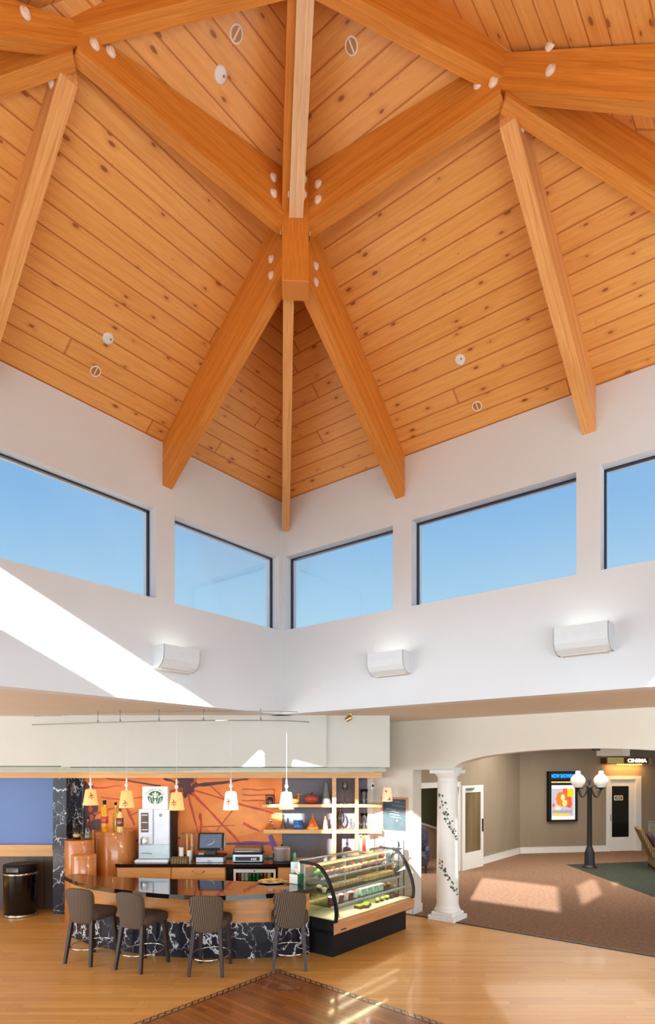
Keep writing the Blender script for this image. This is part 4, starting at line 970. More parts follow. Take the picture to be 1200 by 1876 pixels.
for i, ch in enumerate(tx):
    if ch == ' ': continue
    an = math.radians(68-136*i/(len(tx)-1)); vs, fs = text_mesh(ch, .027, .0006, .0005)
    R_ = Matrix.Translation((-.155*math.sin(an)*-1*-1, -.004, cz+.137*math.cos(an)-.0)) @ Matrix.Rotation(PI/2, 4, 'X') @ Matrix.Rotation(an, 4, 'Z')
    lm.add(vs, fs, T=R_)
link('arc_lettering', lm, M['green'], sg)

# ------------------------------------------------------------------ things on the back worktop
def wt(px, Y): return (xs(px, Y), Y, ZT+.0012)
# cup rack
cr = thing('cup_rack', 'wire and wood upright cup rack beside the register', 'rack', wt(344, 10.3))
mb = MB()
for x in (-.1, .1):
    for y in (-.08, .08): mb.tube([(x, y, 0), (x, y, .46)], .004, 6)
for z in (.01, .23, .45): mb.tube([(-.1, -.08, z), (.1, -.08, z), (.1, .08, z), (-.1, .08, z)], .004, 6, closed=True)
link('wire_frame', mb, M['grey_metal'], cr)
mb = MB(); mb.box(-.025, .0, .0, .02, 0, .45); mb.box(.05, .08, 0, .02, 0, .45); link('wood_slats', mb, M['maple'], cr)
def cups(px, Y, n, lab):
    for k in range(n):
        mb = MB(); mb.lathe([(.027, 0), (.042, .1), (.044, .104), (.041, .1), (.026, .004)], 18, cap=False); mb.lathe([(.026, .001), (.02, .003)], 18)
        p = wt(px, Y); solo('paper_cup', mb, M['paper'], '%s, %s of its stack' % (lab, ['bottom cup', 'second cup up', 'third cup up', 'fourth cup up', 'fifth cup up', 'top cup'][k] if k < n-1 else 'top cup'), 'cup', (p[0], p[1], p[2]+.001+k*.026), group='stacked white paper cups')
cups(332, 10.19, 6, 'white paper cup in the taller left stack')
cups(347, 10.17, 4, 'white paper cup in the shorter right stack')
bk = thing('wicker_tray', 'small brown wicker basket between coffee machine and register', 'basket', wt(329.5, 10.03))
mb = MB(); mb.box(-.135, .135, -.07, .055, 0, .012); 
for y0_, y1_ in ((-.07, -.058), (.043, .055)): mb.box(-.135, .135, y0_, y1_, .012, .085)
for x0_, x1_ in ((-.135, -.123), (.123, .135)): mb.box(x0_, x1_, -.058, .043, .012, .085)
link('woven_sides', mb, M['wicker'], bk)
mb = MB(); mb.tube([(-.135, -.07, .088), (.135, -.07, .088), (.135, .055, .088), (-.135, .055, .088)], .008, 8, closed=True); link('rim', mb, M['wicker'], bk)
for k in range(5):
    mb = MB(); mb.box(-.02, .02, -.03, .03, 0, .004, T=Matrix.Rotation(.2*k, 4, 'Z')); p = wt(329.5, 10.03)
    solo('sugar_packet', mb, plain('packet %d' % k, [(236, 226, 210), (200, 150, 100), (150, 100, 60), (230, 200, 180), (180, 130, 90)][k], .7), 'small packet lying in the wicker basket, %s' % ['leftmost', 'second from left', 'middle', 'second from right', 'rightmost'][k], 'packet', (p[0]-.09+.045*k, p[1]-.005, p[2]+.013), group='packets in the wicker basket')
# register
rg = thing('cash_register', 'black touch-screen till with silver drawer on the back worktop', 'cash register', wt(386, 10.15))
mb = MB(); mb.box(-.225, .225, -.1, .22, 0, .10, bev=.008); dw = link('cash_drawer', mb, M['silver'], rg)
mb = MB(); mb.box(-.23, .23, -.105, .22, .085, .115, bev=.004); link('drawer_top', mb, M['black'], rg)
mb = MB(); mb.box(-.03, .03, -.115, -.1, .02, .035); link('drawer_lock', mb, M['grey_metal'], dw)
mb = MB(); mb.box(-.08, .08, .0, .14, .115, .20); link('stand', mb, M['blackmetal'], rg)
T = Matrix.Translation((0, .02, .33)) @ Matrix.Rotation(math.radians(-14), 4, 'X')
mb = MB(); mb.box(-.215, .215, -.02, .02, -.145, .145, T=T, bev=.006); sc_ = link('screen_body', mb, M['black'], rg)
mb = MB(); mb.box(-.18, .18, -.022, -.02, -.105, .12, T=T); link('screen', mb, plain('grey screen', (96, 108, 132), .08), sc_)
mb = MB(); mb.tube([T @ Vector((x*.1+.02, -.0235, z*.08)) for x, z in ((-.7, -.75), (0, -.5), (.45, 0), (.35, .5))], .004, 6); link('screen_mark', mb, M['paper'], sc_)
mb = MB(); mb.box(.215, .235, .0, .05, -.1, .1, T=T); link('card_reader', mb, M['grey_metal'], rg)
mb = MB(); mb.box(.16, .2, -.028, -.02, -.14, -.11, T=T); link('sticker', mb, plain('violet sticker', (90, 70, 200), .5), rg)
mb = MB(); mb.box(-.2, -.1, -.05, .05, .115, .15, bev=.01); link('receipt_printer', mb, M['grey_metal'], rg)
# contact grill
gl_ = thing('sandwich_grill', 'silver countertop sandwich grill with bronze lid', 'grill', wt(455, 10.15))
mb = MB(); mb.box(-.245, .245, -.1, .22, .01, .13, bev=.01); link('base', mb, M['silver'], gl_)
mb = MB(); mb.box(-.2, .2, -.104, -.1, .03, .095); cp = link('control_panel', mb, M['blackmetal'], gl_)
mb = MB()
for x in (.06, .085, .11, .13): mb.box(x, x+.012, -.107, -.104, .04, .075)
link('control_marks', mb, M['paper'], cp)
mb = MB(); mb.sup((0, .05, .205), (.245, .16, .055), .3, .25, fn=lambda p: Vector((p.x*(1-.9*max(0, p.z)), p.y, p.z))); link('lid', mb, M['brown_lid'], gl_)
mb = MB(); mb.box(-.25, .25, -.09, .2, .13, .155, bev=.006); link('hot_plate', mb, M['black'], gl_)
mb = MB(); mb.tube([(-.2, -.1, .19), (-.2, -.13, .185), (.2, -.13, .185), (.2, -.1, .19)], .009, 8); link('handle', mb, M['steel'], gl_)
mb = MB()
for i in range(3): mb.tube([(.30+.02*i, -.02, .02), (.26+.02*i, -.03, .07), (.29+.015*i, -.03, .12), (.33, -.02, .07+.02*i), (.30, -.02, .03)], .005, 6)
link('power_cord', mb, M['grey_metal'], gl_)
# cooker
ck = thing('steel_cooker', 'round stainless steel soup pot on the right of the back worktop', 'pot', wt(516.5, 10.12))
mb = MB(); mb.lathe([(.13, 0), (.143, .012), (.143, .225), (.15, .235), (.146, .24), (.13, .236)], 32, cap=False); mb.lathe([(.13, .002), (.1, .002)], 32); link('pot_wall', mb, M['steel'], ck)
mb = MB(); mb.lathe([(.13, .236), (.12, .25), (.03, .262), (.002, .264)], 32, cap=False); ld = link('lid', mb, M['steel'], ck)
mb = MB(); mb.lathe([(.012, .262), (.018, .28), (.016, .288)], 12); link('knob', mb, M['black'], ld)
mb = MB(); mb.sup((-.13, -.055, .12), (.014, .02, .04), .6, .6, 10, 8); link('control_knob', mb, M['black'], ck)
mb = MB(); mb.lathe([(.147, .03), (.15, .03), (.15, .012), (.146, .01)], 32, cap=False); link('base_ring', mb, M['black'], ck)
# syrup bottle
sy = thing('green_jar', 'small green patterned jar right of the steel pot', 'jar', (xs(539, 10.2), 10.2, ZT+.0))
mb = MB(); mb.lathe([(.03, 0), (.035, .02), (.03, .12), (.02, .15)], 14); link('body', mb, plain('green white pattern', (120, 190, 150), .3, var=.6, scale=60), sy)
mb = MB(); mb.lathe([(.022, .148), (.022, .17), (.01, .175)], 12); link('lid', mb, M['green'], sy)

# ------------------------------------------------------------------ bar counter
def PF(px, py, z): Y = (HC-z)*F/(py-PY0); return Vector(((px-PX0)/F*Y, Y, z))
def spline(pts, n=8):
    out = []; P = [pts[0]]+list(pts)+[pts[-1]]
    for i in range(1, len(P)-2):
        for k in range(n):
            t = k/n; a, b, c, d = P[i-1], P[i], P[i+1], P[i+2]
            out.append(tuple(.5*((2*b[j])+(-a[j]+c[j])*t+(2*a[j]-5*b[j]+4*c[j]-d[j])*t*t+(-a[j]+3*b[j]-3*c[j]+d[j])*t**3) for j in range(2)))
    out.append(pts[-1]); return out
front = spline([(-3.80, 8.83), (-3.35, 8.30), (-2.83, 7.94), (-2.02, 7.57), (-1.33, 7.46), (-.68, 7.60), (-.17, 7.93)])
back = spline([(-.60, 8.34), (-1.2, 8.44), (-2.0, 8.56), (-3.0, 8.76), (-3.75, 9.02)])
bar = thing('bar_counter', 'curved coffee bar with black top, wood panel and marble base', 'bar counter', (-2, 8.2, 0))
Tb = Matrix.Translation((2, -8.2, 0))
mb = MB(); mb.prism(front+back, .845, .9, T=Tb, smooth=False); link('countertop', mb, M['black_top'], bar)
pan = spline([(-3.72, 8.86), (-3.30, 8.46), (-2.85, 8.20), (-2.14, 7.93), (-1.41, 7.83), (-.75, 7.88), (-.24, 8.02)])
pb = [(x-.02, y-.06) for x, y in back]
mb = MB(); mb.prism([p for p in pan]+pb, .475, .845, T=Tb); link('wood_panel', mb, M['oak'], bar)
mar = [(x+.0, y+.06) for x, y in pan]; mbk = [(x, y-.10) for x, y in back]
mb = MB(); mb.prism(mar+mbk, 0, .475, T=Tb); link('marble_base', mb, M['marble'], bar)
# cookie platter
kpx = PF(498, 1616, .9)
plt = thing('cookie_platter', 'round platter of cookies on the bar top', 'plate', (kpx.x, kpx.y, .9012))
mb = MB(); mb.lathe([(.12, 0), (.19, .012), (.195, .016), (.185, .016), (.12, .006), (.002, .005)], 32, cap=False); link('dish', mb, M['chrome'], plt)
random.seed(3)
ckm = [plain('baked cookie', (216, 180, 110), .8, var=.25, scale=60), plain('oat cookie', (196, 150, 84), .8, var=.3, scale=60)]
pos = [(0, 0)]+[(.065*math.cos(t*PI/3), .065*math.sin(t*PI/3)) for t in range(6)]+[(.13*math.cos(t*PI/5.5), .13*math.sin(t*PI/5.5)) for t in range(11)]
dirs = ['at the centre', 'inner ring right', 'inner ring back right', 'inner ring back left', 'inner ring left', 'inner ring front left', 'inner ring front right']
ang_n = ['right edge', 'right edge towards the back', 'back right edge', 'back edge right of middle', 'back edge left of middle', 'back left edge', 'left edge', 'front left edge', 'front edge left of middle', 'front edge right of middle', 'front right edge']
for k, (x, y) in enumerate(pos):
    mb = MB(); mb.sup((0, 0, .008), (.036, .036, .009), 1, 1, 14, 8, T=Matrix.Rotation(random.uniform(-.25, .25), 4, 'X'))
    solo('cookie', mb, ckm[k % 2], 'cookie on the round platter, '+(dirs+ang_n)[k], 'cookie', (kpx.x+x, kpx.y+y, .9012+.009+(.012 if k < 7 else .004)), group='cookies on the platter')
# napkin dispenser
npos = PF(545, 1618, .9); nd = thing('napkin_dispenser', 'green and white napkin dispenser at the right end of the bar', 'napkin dispenser', (npos.x-.01, npos.y, .9012), math.radians(51))
mb = MB(); mb.box(-.055, .09, -.07, .07, 0, .13, bev=.006); link('case', mb, M['green_box'], nd)
mb = MB(); mb.box(-.075, -.055, -.068, .068, .004, .126, bev=.003); link('face_plate', mb, M['paper'], nd)
mb = MB(); 
for k in range(4): mb.add([(-.04+.01*k, -.05, .13), (.05+.01*k, -.045, .13), (.06, .04, .17+.012*k), (-.02-.01*k, .05, .18+.008*k), (.01, .0, .16+.014*k)], [(0, 1, 4), (1, 2, 4), (2, 3, 4), (3, 0, 4)])
link('napkins', mb, M['paper'], nd)

# ------------------------------------------------------------------ bar stools
def make_stool(label):
    t = thing('bar_stool', label, 'bar stool', (0, 0, 0), group='upholstered stools along the coffee bar')
    mb = MB(); mb.sup((0, .02, .60), (.235, .235, .065), .45, .42, 32, 12); link('seat', mb, M['fabric_w'], t)
    def bend(p):
        h = (p.z+.215)/.43; wf = .80+.22*h-.05*h*h; x = p.x*wf
        return Vector((x, p.y+x*x*1.15-.075*h+(.0), p.z+(-.02*(x/.2)**2 if h > .5 else 0)))
    mb = MB(); mb.sup((0, -.215, .735), (.215, .042, .225), .28, .35, 40, 20, fn=bend); link('backrest', mb, M['fabric'], t)
    def leg(x0, y0, x1, y1, zt, w0, w1):
        mb = MB(); v = []
        for (x, y, z, w_) in ((x1, y1, 0, w1), (x0, y0, zt, w0)):
            v += [(x-w_, y-w_, z), (x+w_, y-w_, z), (x+w_, y+w_, z), (x-w_, y+w_, z)]
        mb.add(v, [(3, 2, 1, 0), (4, 5, 6, 7), (0, 1, 5, 4), (1, 2, 6, 5), (2, 3, 7, 6), (3, 0, 4, 7)]); link('leg', mb, M['leg'], t)
    for s_ in (-1, 1):
        leg(s_*.155, -.19, s_*.20, -.27, .57, .024, .017); leg(s_*.17, .18, s_*.19, .24, .57, .024, .017)
    mb = MB(); n = 40; mb.tube([(.235*math.cos(2*PI*i/n), -.01+.285*math.sin(2*PI*i/n), .2) for i in range(n)], .009, 8, closed=True); link('foot_ring', mb, M['chrome'], t)
    return t
M['fabric_w'] = weave('brown patterned seat upholstery', (44, 32, 27), (108, 86, 68))
st = make_stool('bar stool furthest left, at the narrow end of the bar')
st.location = (-3.02, 7.88, 0); st.rotation_euler = (0, 0, math.radians(-20))
dup(st, (-2.29, 7.62, 0), math.radians(-25), 'second bar stool from the left, turned to show its seat')
dup(st, (-1.42, 7.46, 0), math.radians(-3), 'bar stool third from the left, seen squarely from behind')
dup(st, (-.47, 7.66, 0), math.radians(3), 'bar stool furthest right, beside the display case')

# ------------------------------------------------------------------ litter bin
bn = thing('litter_bin', 'round gloss black litter bin with chrome rings on the far left', 'litter bin', (-5.14, 10.25, 0))
mb = MB(); mb.lathe([(.235, .03), (.25, .04), (.26, .70)], 32); link('body', mb, M['black_gloss'], bn)
mb = MB(); mb.lathe([(.245, 0), (.262, .006), (.262, .035), (.25, .04)], 32); link('base_ring', mb, M['chrome'], bn)
mb = MB(); mb.lathe([(.262, .69), (.268, .70), (.268, .715), (.262, .72)], 32); link('middle_ring', mb, M['chrome'], bn)
mb = MB(); mb.lathe([(.255, .72), (.262, .73), (.262, .84), (.25, .86), (.2, .862)], 32); link('lid', mb, M['black'], bn)
mb = MB(); mb.box(-.1, .1, -.268, -.25, .755, .82); link('flap', mb, M['black_gloss'], bn)

# ------------------------------------------------------------------ pendants and rail
pend = [(166, 8.6, 1446, 1475, 0), (232, 8.4, 1448.5, 1479.5, 0), (323.5, 8.2, 1452, 1484, 0), (423, 8.15, 1450, 1483.5, 1), (525, 8.2, 1451, 1482.5, 2)]
ZR = 3.09
labs = ['amber pendant lamp furthest left, with leaf print on the right of its shade', 'amber pendant lamp left of the coffee machine sign', 'amber pendant lamp right of the coffee machine sign', 'pendant lamp coloured sunlit white, in the middle of the mural', 'pale peach pendant lamp in front of the shelves']
rail = []
for k, (px, Y, y0, y1, kind) in enumerate(pend):
    zb, zt = HC-(y1-PY0)/F*Y, HC-(y0-PY0)/F*Y; X = (px-PX0)/F*Y; rail.append((X, Y))
    t = thing('pendant_lamp', labs[k], 'pendant lamp', (X, Y, zb), group='pendant lamps over the bar')
    h = zt-zb; r0, r1 = .103, .072
    sm = [M['shade'], M['shade_sunlit_bulb'], M['shade_pale']][kind]
    mb = MB(); mb.lathe([(r0, 0), (r1, h-.012), (r1-.012, h), (.02, h+.004)], 28, cap=False); mb.lathe([(r0-.005, .002), (r1-.006, h-.015)], 28, cap=False); sd = link('shade', mb, sm, t)
    mb = MB(); mb.sup((0, 0, h*.45), (.03, .03, .04), 1, 1, 12, 8); link('bulb', mb, M['shade_sunlit_bulb'], t)
    mb = MB(); mb.lathe([(.02, h), (.012, h+.02), (.009, h+.045), (.02, h+.055), (.027, h+.075), (.02, h+.095), (.009, h+.105), (.014, h+.13), (.008, h+.17), (.003, h+.18)], 16); link('turned_finial', mb, M['white'], t)
    mb = MB(); mb.tube([(0, 0, h+.175), (0, 0, ZR-zb)], .0025, 6); link('cable', mb, M['white'], t)
    mb = MB(); base = [-PI/2+.45, -PI/2+.1, -PI/2-.2, -PI/2-.25, -PI/2-.5][k]; hz = [.12, .05, .09, .10, .12][k]
    for j, (du, dz, rl, an) in enumerate(((0, .03, .022, 1.6), (.18, .015, .02, .7), (-.18, .01, .02, 2.5), (.30, -.01, .014, .2), (-.3, -.012, .014, 3.0), (.05, -.02, .018, -1.4), (-.1, .05, .012, 2))):
        th = base+du; z = hz+dz; pts = []
        for i in range(8):
            a = 2*PI*i/8; lx = rl*math.cos(a); lz = rl*.38*math.sin(a)
            ex = lx*math.cos(an)-lz*math.sin(an); ez = lx*math.sin(an)+lz*math.cos(an)
            zz = min(max(z+ez, .004), h-.02); rr = r0+(r1-r0)*zz/h+.0016; tt = th+ex/rr
            pts.append((rr*math.cos(tt), rr*math.sin(tt), zz))
        mb.add(pts, [tuple(range(8))])
    link('leaf_print', mb, M['leafprint'], sd)
    l = bpy.data.lights.new('pendant_glow', 'POINT'); l.energy = [3, 3, 3, 3, 2][k]; l.color = (1, .75, .5); l.shadow_soft_size = .04
    lo = bpy.data.objects.new('pendant_glow', l); COL.objects.link(lo); lo.location = (X, Y, zb-.02)
rl = thing('lighting_rail', 'thin grey ceiling rail on short stems carrying the pendants', 'lighting rail', (0, 0, ZR))
pts = [(f_(60, 9.0), 8.98)]+rail+[(f_(566, 8.4), 8.45)]
sp2 = spline(pts, 6)
mb = MB(); mb.tube([(x, y, 0) for x, y in sp2], .007, 8); link('rail', mb, M['grey_metal'], rl)
mb = MB(); mb.tube([(x, y+.06, ZC-ZR-.03) for x, y in sp2[:-4]], .004, 8); link('upper_cable', mb, M['grey_metal'], rl)
for px in (173, 222, 290, 373, 478):
    best = min(sp2, key=lambda q: abs(q[0]/q[1]*F+PX0-px))
    mb = MB(); mb.tube([(best[0], best[1], 0), (best[0], best[1], ZC-ZR)], .005, 8); mb.sup((best[0], best[1], .02), (.014, .014, .018), 1, 1, 10, 6); link('stem', mb, M['grey_metal'], rl)
# spare shade on the white wall + ceiling spot
Y_ = 10.15
ws = thing('leaf_printed_lamp', 'leaf-printed amber shade overlapping the corner of the chalkboard', 'wall lamp', (f_(709.5, Y_), Y_, HC-60/F*Y_))
mb = MB(); mb.lathe([(.088, 0), (.064, .215), (.055, .228), (.02, .23)], 24, cap=False); sd = link('shade', mb, M['shade_pale'], ws)
mb = MB()
for j, (du, z, rl_, an) in enumerate(((-.5, .18, .022, 1.2), (-.35, .165, .02, .2), (-.2, .15, .015, 2.2), (.35, .05, .025, 1.5), (.15, .03, .02, .5), (.5, .03, .02, 2.6))):
    pts_ = []
    for i in range(8):
        a = 2*PI*i/8; lx = rl_*math.cos(a); lz = rl_*.4*math.sin(a); ex = lx*math.cos(an)-lz*math.sin(an); ez = lx*math.sin(an)+lz*math.cos(an)
        zz = z+ez; rr = .088-.024*zz/.215+.002; tt = -PI/2+du+ex/rr; pts_.append((rr*math.cos(tt), rr*math.sin(tt), zz))
    mb.add(pts_, [tuple(range(8))])
link('leaf_print', mb, M['leafprint'], sd)
mb = MB(); mb.tube([(0, 0, .23), (0, .05, .24), (.0, .2, .2)], .008, 8); link('bracket', mb, M['white'], ws)
cs = thing('ceiling_spot', 'small brass spotlight on the ceiling above the display case', 'spotlight', (f_(640, 8.95), 8.95, ZC))
mb = MB(); mb.lathe([(.05, -.015), (.05, 0)], 16); link('mount', mb, M['brass'], cs)
mb = MB(); mb.tube([(0, 0, -.01), (.0, 0, -.05), (-.05, -.03, -.07)], .01, 8); mb.lathe([(.035, 0), (.045, .08), (.02, .1)], 16, T=Matrix.Translation((-.05, -.03, -.1)) @ Matrix.Rotation(.9, 4, 'Y')); link('head', mb, M['brass'], cs)

# ------------------------------------------------------------------ display case
CT = Matrix(((D1.x, D2.x, 0, .07), (D1.y, D2.y, 0, 7.945), (0, 0, 1, 0), (0, 0, 0, 1)))
dc = thing('display_case', 'curved glass refrigerated pastry display case on black base', 'display case', T=CT)
LX = 1.86
mb = MB(); mb.box(.0, LX-.05, 0, .54, 0, .36); link('plinth', mb, M['black'], dc)
mb = MB(); mb.box(-.06, LX+.04, -.06, .57, .30, .36, T=None); mb.box(-.06, -.02, -.06, .57, .3, .47); link('side_skirt', mb, M['black'], dc)
mb = MB()
v = [(-.06, -.06, .305), (-.06, -.10, .33), (-.06, -.10, .45), (-.06, -.05, .48)]
v2 = [(LX+.04, y, z) for _, y, z in v]; mb.add(v+v2, [(0, 1, 5, 4), (1, 2, 6, 5), (2, 3, 7, 6), (3, 0, 4, 7), (3, 2, 1, 0), (4, 5, 6, 7)]); fp = link('front_panel', mb, M['copper'], dc)
mb = MB(); mb.box(.06, .16, -.103, -.10, .355, .372); mb.disc((.05, -.1025, .363), .01, 12, (1, 0, 0), (0, 0, 1)); link('maker_badge', mb, M['blackmetal'], fp)
mb = MB(); mb.box(-.02, LX, -.05, .56, .46, .485); link('deck', mb, plain('pale deck tray', (226, 224, 212), .4), dc)
prof = [(-.075, .475), (-.085, .60), (-.06, .74), (0, .90), (.07, 1.03), (.14, 1.11), (.20, 1.155), (.28, 1.178), (.52, 1.19)]
prof = spline(prof, 4)
def sheet(x0, x1, t=.006):
    mb = MB(); n = len(prof); v = [(x0, y, z) for y, z in prof]+[(x1, y, z) for y, z in prof]
    mb.add(v, [(i, i+1, n+i+1, n+i) for i in range(n-1)], smooth=True); return mb
link('curved_glass', sheet(-.03, LX+.01), M['case_glass'], dc)
for k, (x, nm) in enumerate(((-.045, 'end'), (LX+.02, 'end'))):
    pts = [(x, y, z) for y, z in prof]
    mb = MB(); n = len(prof)
    for off, wd in ((0, .02),):
        v = []
        for i, (y, z) in enumerate(prof):
            a = prof[max(0, i-1)]; b = prof[min(n-1, i+1)]; d = Vector((b[0]-a[0], b[1]-a[1])).normalized(); nx, nz = d.y, -d.x
            for s1, s2 in ((-wd, -.008), (wd, -.008), (wd, .026), (-wd, .026)): v.append((x+s1, y+nx*-s2*-1*-1, z+nz*-s2*-1*-1))
        mb.add(v, [(i*4+q, i*4+(q+1) % 4, i*4+4+(q+1) % 4, i*4+4+q) for i in range(n-1) for q in range(4)]+[(3, 2, 1, 0), ((n-1)*4, (n-1)*4+1, (n-1)*4+2, (n-1)*4+3)])
    mb.box(x-.02, x+.02, -.08, .56, .465, .49)
    link('end_trim', mb, M['black'] if k == 0 else M['blackmetal'], dc)
    mb = MB(); mb.add([(x, y, z) for y, z in prof]+[(x, .54, .48)], [tuple(range(n+1))]); link('end_glass', mb, M['end_glass'] if 'end_glass' in M else M.setdefault('end_glass', glass('tinted end glass', (.92, .90, .80), gl=.2)), dc)
mb = MB(); mb.box(-.04, LX+.03, .53, .57, .46, 1.19); link('back_panel', mb, plain('mirrored sliding doors', (190, 176, 140), .15, .8), dc)
mb = MB(); mb.box(-.04, LX+.03, .28, .57, 1.19, 1.20); link('top_glass', mb, M['case_glass'], dc)
mb = MB(); mb.box(-.03, LX+.01, .27, .31, 1.15, 1.178); link('light_rail', mb, M['bulb_case'], dc)
mb = MB(); mb.tube([(-.045, .55, 1.205), (LX+.02, .55, 1.205)], .012, 8); mb.tube([(-.045, .28, 1.19), (LX+.02, .28, 1.19)], .008, 8); link('top_rails', mb, M['steel'], dc)
SH = [(1.0, .19, .52), (.805, .09, .52), (.645, .03, .52)]
for z, ya, yb in SH:
    mb = MB(); mb.box(-.01, LX-.02, ya, yb, z-.008, z); s_ = link('shelf', mb, M['shelf_glass'], dc)
    mb = MB(); mb.box(-.01, LX-.02, ya-.012, ya, z-.018, z+.008); link('front_edge', mb, M['silver'], s_)
mb = MB()
for x in (.03, .95, 1.8): mb.box(x-.01, x+.01, .505, .528, .485, 1.17)
link('shelf_posts', mb, M['silver'], dc)
for yy, zz, e in ((.30, 1.14, 12), (.14, .79, 5), (.10, .63, 5)):
    l = bpy.data.lights.new('case_light', 'AREA'); l.shape = 'RECTANGLE'; l.size = 1.7; l.size_y = .03; l.energy = e; l.color = (1, .82, .52)
    lo = bpy.data.objects.new('case_light', l); COL.objects.link(lo); lo.matrix_world = CT @ Matrix.Translation((LX/2, yy, zz))
# food
fm = dict(br=plain('brown cake', (120, 74, 44), .7, var=.3, scale=50), tan=plain('golden pastry', (222, 176, 104), .6, var=.25, scale=40), choc=plain('chocolate cake', (62, 36, 26), .5, var=.3, scale=40),
          lime=plain('lettuce leaf', (96, 190, 60), .6, var=.3, scale=40), cream=plain('icing', (240, 232, 214), .5, var=.06), salmon=plain('apricot glaze', (236, 166, 96), .4, var=.2, scale=30),
          mint=plain('pale green tub', (186, 222, 200), .3), berry=plain('berry filling', (120, 60, 80), .4, var=.4, scale=40), kiwi=plain('green topping', (150, 180, 90), .5, var=.4, scale=50), tray=plain('black tray', (28, 26, 28), .4), white=M['paper'])
def CW(x, y, z): return CT @ Vector((x, y, z))
rzc = math.atan2(D1.y, D1.x)
def food(name, parts, label, cat, x, y, z, group, rz=0):
    t = thing(name, label, cat, CW(x, y, z+.001), rzc+rz, group=group)
    for nm, mb, mt_ in parts: link(nm, mb, mt_, t)
    return t
def muffin(c1, c2):
    a = MB(); a.lathe([(.026, 0), (.037, .04)], 14); b = MB(); b.sup((0, 0, .045), (.044, .044, .026), 1, 1, 14, 8); return [('case', a, c1), ('top', b, c2)]
def slice_(c1, c2, w_=.055, d_=.10, h_=.05):
    a = MB(); a.prism([(-w_/2, -d_/2), (w_/2, -d_/2), (w_*.45, d_/2), (-w_*.45, d_/2)], 0, h_*.75); b = MB(); b.prism([(-w_/2, -d_/2), (w_/2, -d_/2), (w_*.45, d_/2), (-w_*.45, d_/2)], h_*.75, h_); return [('sponge', a, c1), ('icing', b, c2)]
def sandwich(c):
    a = MB(); a.sup((0, 0, .02), (.036, .085, .018), .5, .5, 14, 8); b = MB(); b.box(-.038, .038, -.082, .082, .032, .040); d = MB(); d.sup((0, 0, .055), (.036, .085, .02), .6, .5, 14, 8)
    return [('bottom_bread', a, fm['tan']), ('filling', b, c), ('top_bread', d, fm['tan'])]
def tub(c, top):
    a = MB(); a.lathe([(.036, 0), (.044, .085), (.046, .088)], 16); b = MB(); b.sup((0, 0, .088), (.043, .043, .016), 1, 1, 14, 6); return [('tub', a, c), ('contents', b, top)]
ordl = ['leftmost', 'second from the left', 'third from the left', 'fourth from the left', 'fifth from the left', 'sixth from the left', 'seventh from the left', 'eighth from the left', 'ninth from the left', 'tenth from the left', 'eleventh from the left', 'twelfth from the left', 'thirteenth from the left']
a = MB()
for k in range(14): a.sup((random.uniform(-.05, .05), random.uniform(-.05, .05), .04+random.uniform(-.02, .04)), (.03, .022, .02), 1, 1, 8, 5)
food('leaf_garnish', [('leaves', a, fm['lime'])], 'bunch of bright green lettuce at the left of the top case shelf', 'garnish', .10, .32, 1.0, None)
for k in range(4): food('muffin', muffin(fm['choc'], fm['br']), 'brown muffin on the top case shelf, %s of the front four' % ordl[k], 'muffin', .26+.1*k, .28, 1.0, 'muffins on the top case shelf')
for k in range(4): food('danish_pastry', muffin(fm['tan'], fm['salmon'] if k % 2 else fm['tan']), 'golden pastry on the top case shelf, %s' % ordl[k], 'pastry', .68+.11*k, .30, 1.0, 'pastries on the top case shelf')
for k in range(6): food('muffin', muffin(fm['berry'], fm['br']), 'dark muffin at the right of the top case shelf, %s' % ordl[k], 'muffin', 1.13+.1*k, .30+.03*(k % 2), 1.0, 'dark muffins on the top case shelf')
for k in range(5): food('muffin', muffin(fm['choc'], fm['br']), 'muffin in the back row of the top case shelf, %s' % ordl[k], 'muffin', .3+.25*k, .45, 1.0, 'muffins on the top case shelf')
tr_ = MB(); tr_.box(-.36, .36, -.13, .13, 0, .014, bev=.004); tag(link('bakery_tray', tr_, fm['tray'], T=Matrix.Translation(CW(.62, .3, .807)) @ Matrix.Rotation(rzc, 4, 'Z')), 'long dark tray of iced slices on the middle case shelf', 'tray')
for k in range(9): food('cake_slice', slice_(fm['tan'], fm['cream']), 'iced cake slice on the middle case tray, %s' % ordl[k], 'cake', .31+.078*k, .27, .821, 'iced slices on the middle case shelf', rz=.15)
for k in range(8): food('sandwich', sandwich(fm['kiwi']), 'long filled roll on the middle case shelf, %s' % ordl[k], 'sandwich', 1.06+.10*k, .28, .805, 'filled rolls on the middle case shelf', rz=.35)
food('muffin', muffin(fm['cream'], fm['cream']), 'white iced bun at the far left of the middle case shelf', 'bun', .09, .22, .805, None)
food('muffin', muffin(fm['br'], fm['cream']), 'brown bun with icing behind the white bun on the middle case shelf', 'bun', .16, .36, .805, None)
for k in range(6): food('parfait_tub', tub(fm['cream'] if k % 2 else fm['berry'], fm['berry'] if k % 2 else fm['white']), 'berry and cream pot on the lowest glass shelf, %s' % ordl[k], 'pot', .16+.11*k, .16, .645, 'dessert pots on the lowest glass shelf')
for k in range(4): food('salad_box', [('box', MB().box(-.06, .06, -.06, .06, 0, .09, bev=.006), fm['mint']), ('lid', MB().box(-.063, .063, -.063, .063, .09, .098), M['silver'])], 'pale green boxed salad on the lowest glass shelf, %s' % ordl[k], 'box', .87+.15*k, .18, .645, 'boxed salads on the lowest glass shelf')
for k in range(2): food('muffin', muffin(fm['choc'], fm['br']), 'brown bun at the right end of the lowest glass shelf, %s' % ['left one', 'right one'][k], 'bun', 1.5+.12*k, .2, .645, 'buns on the lowest glass shelf')
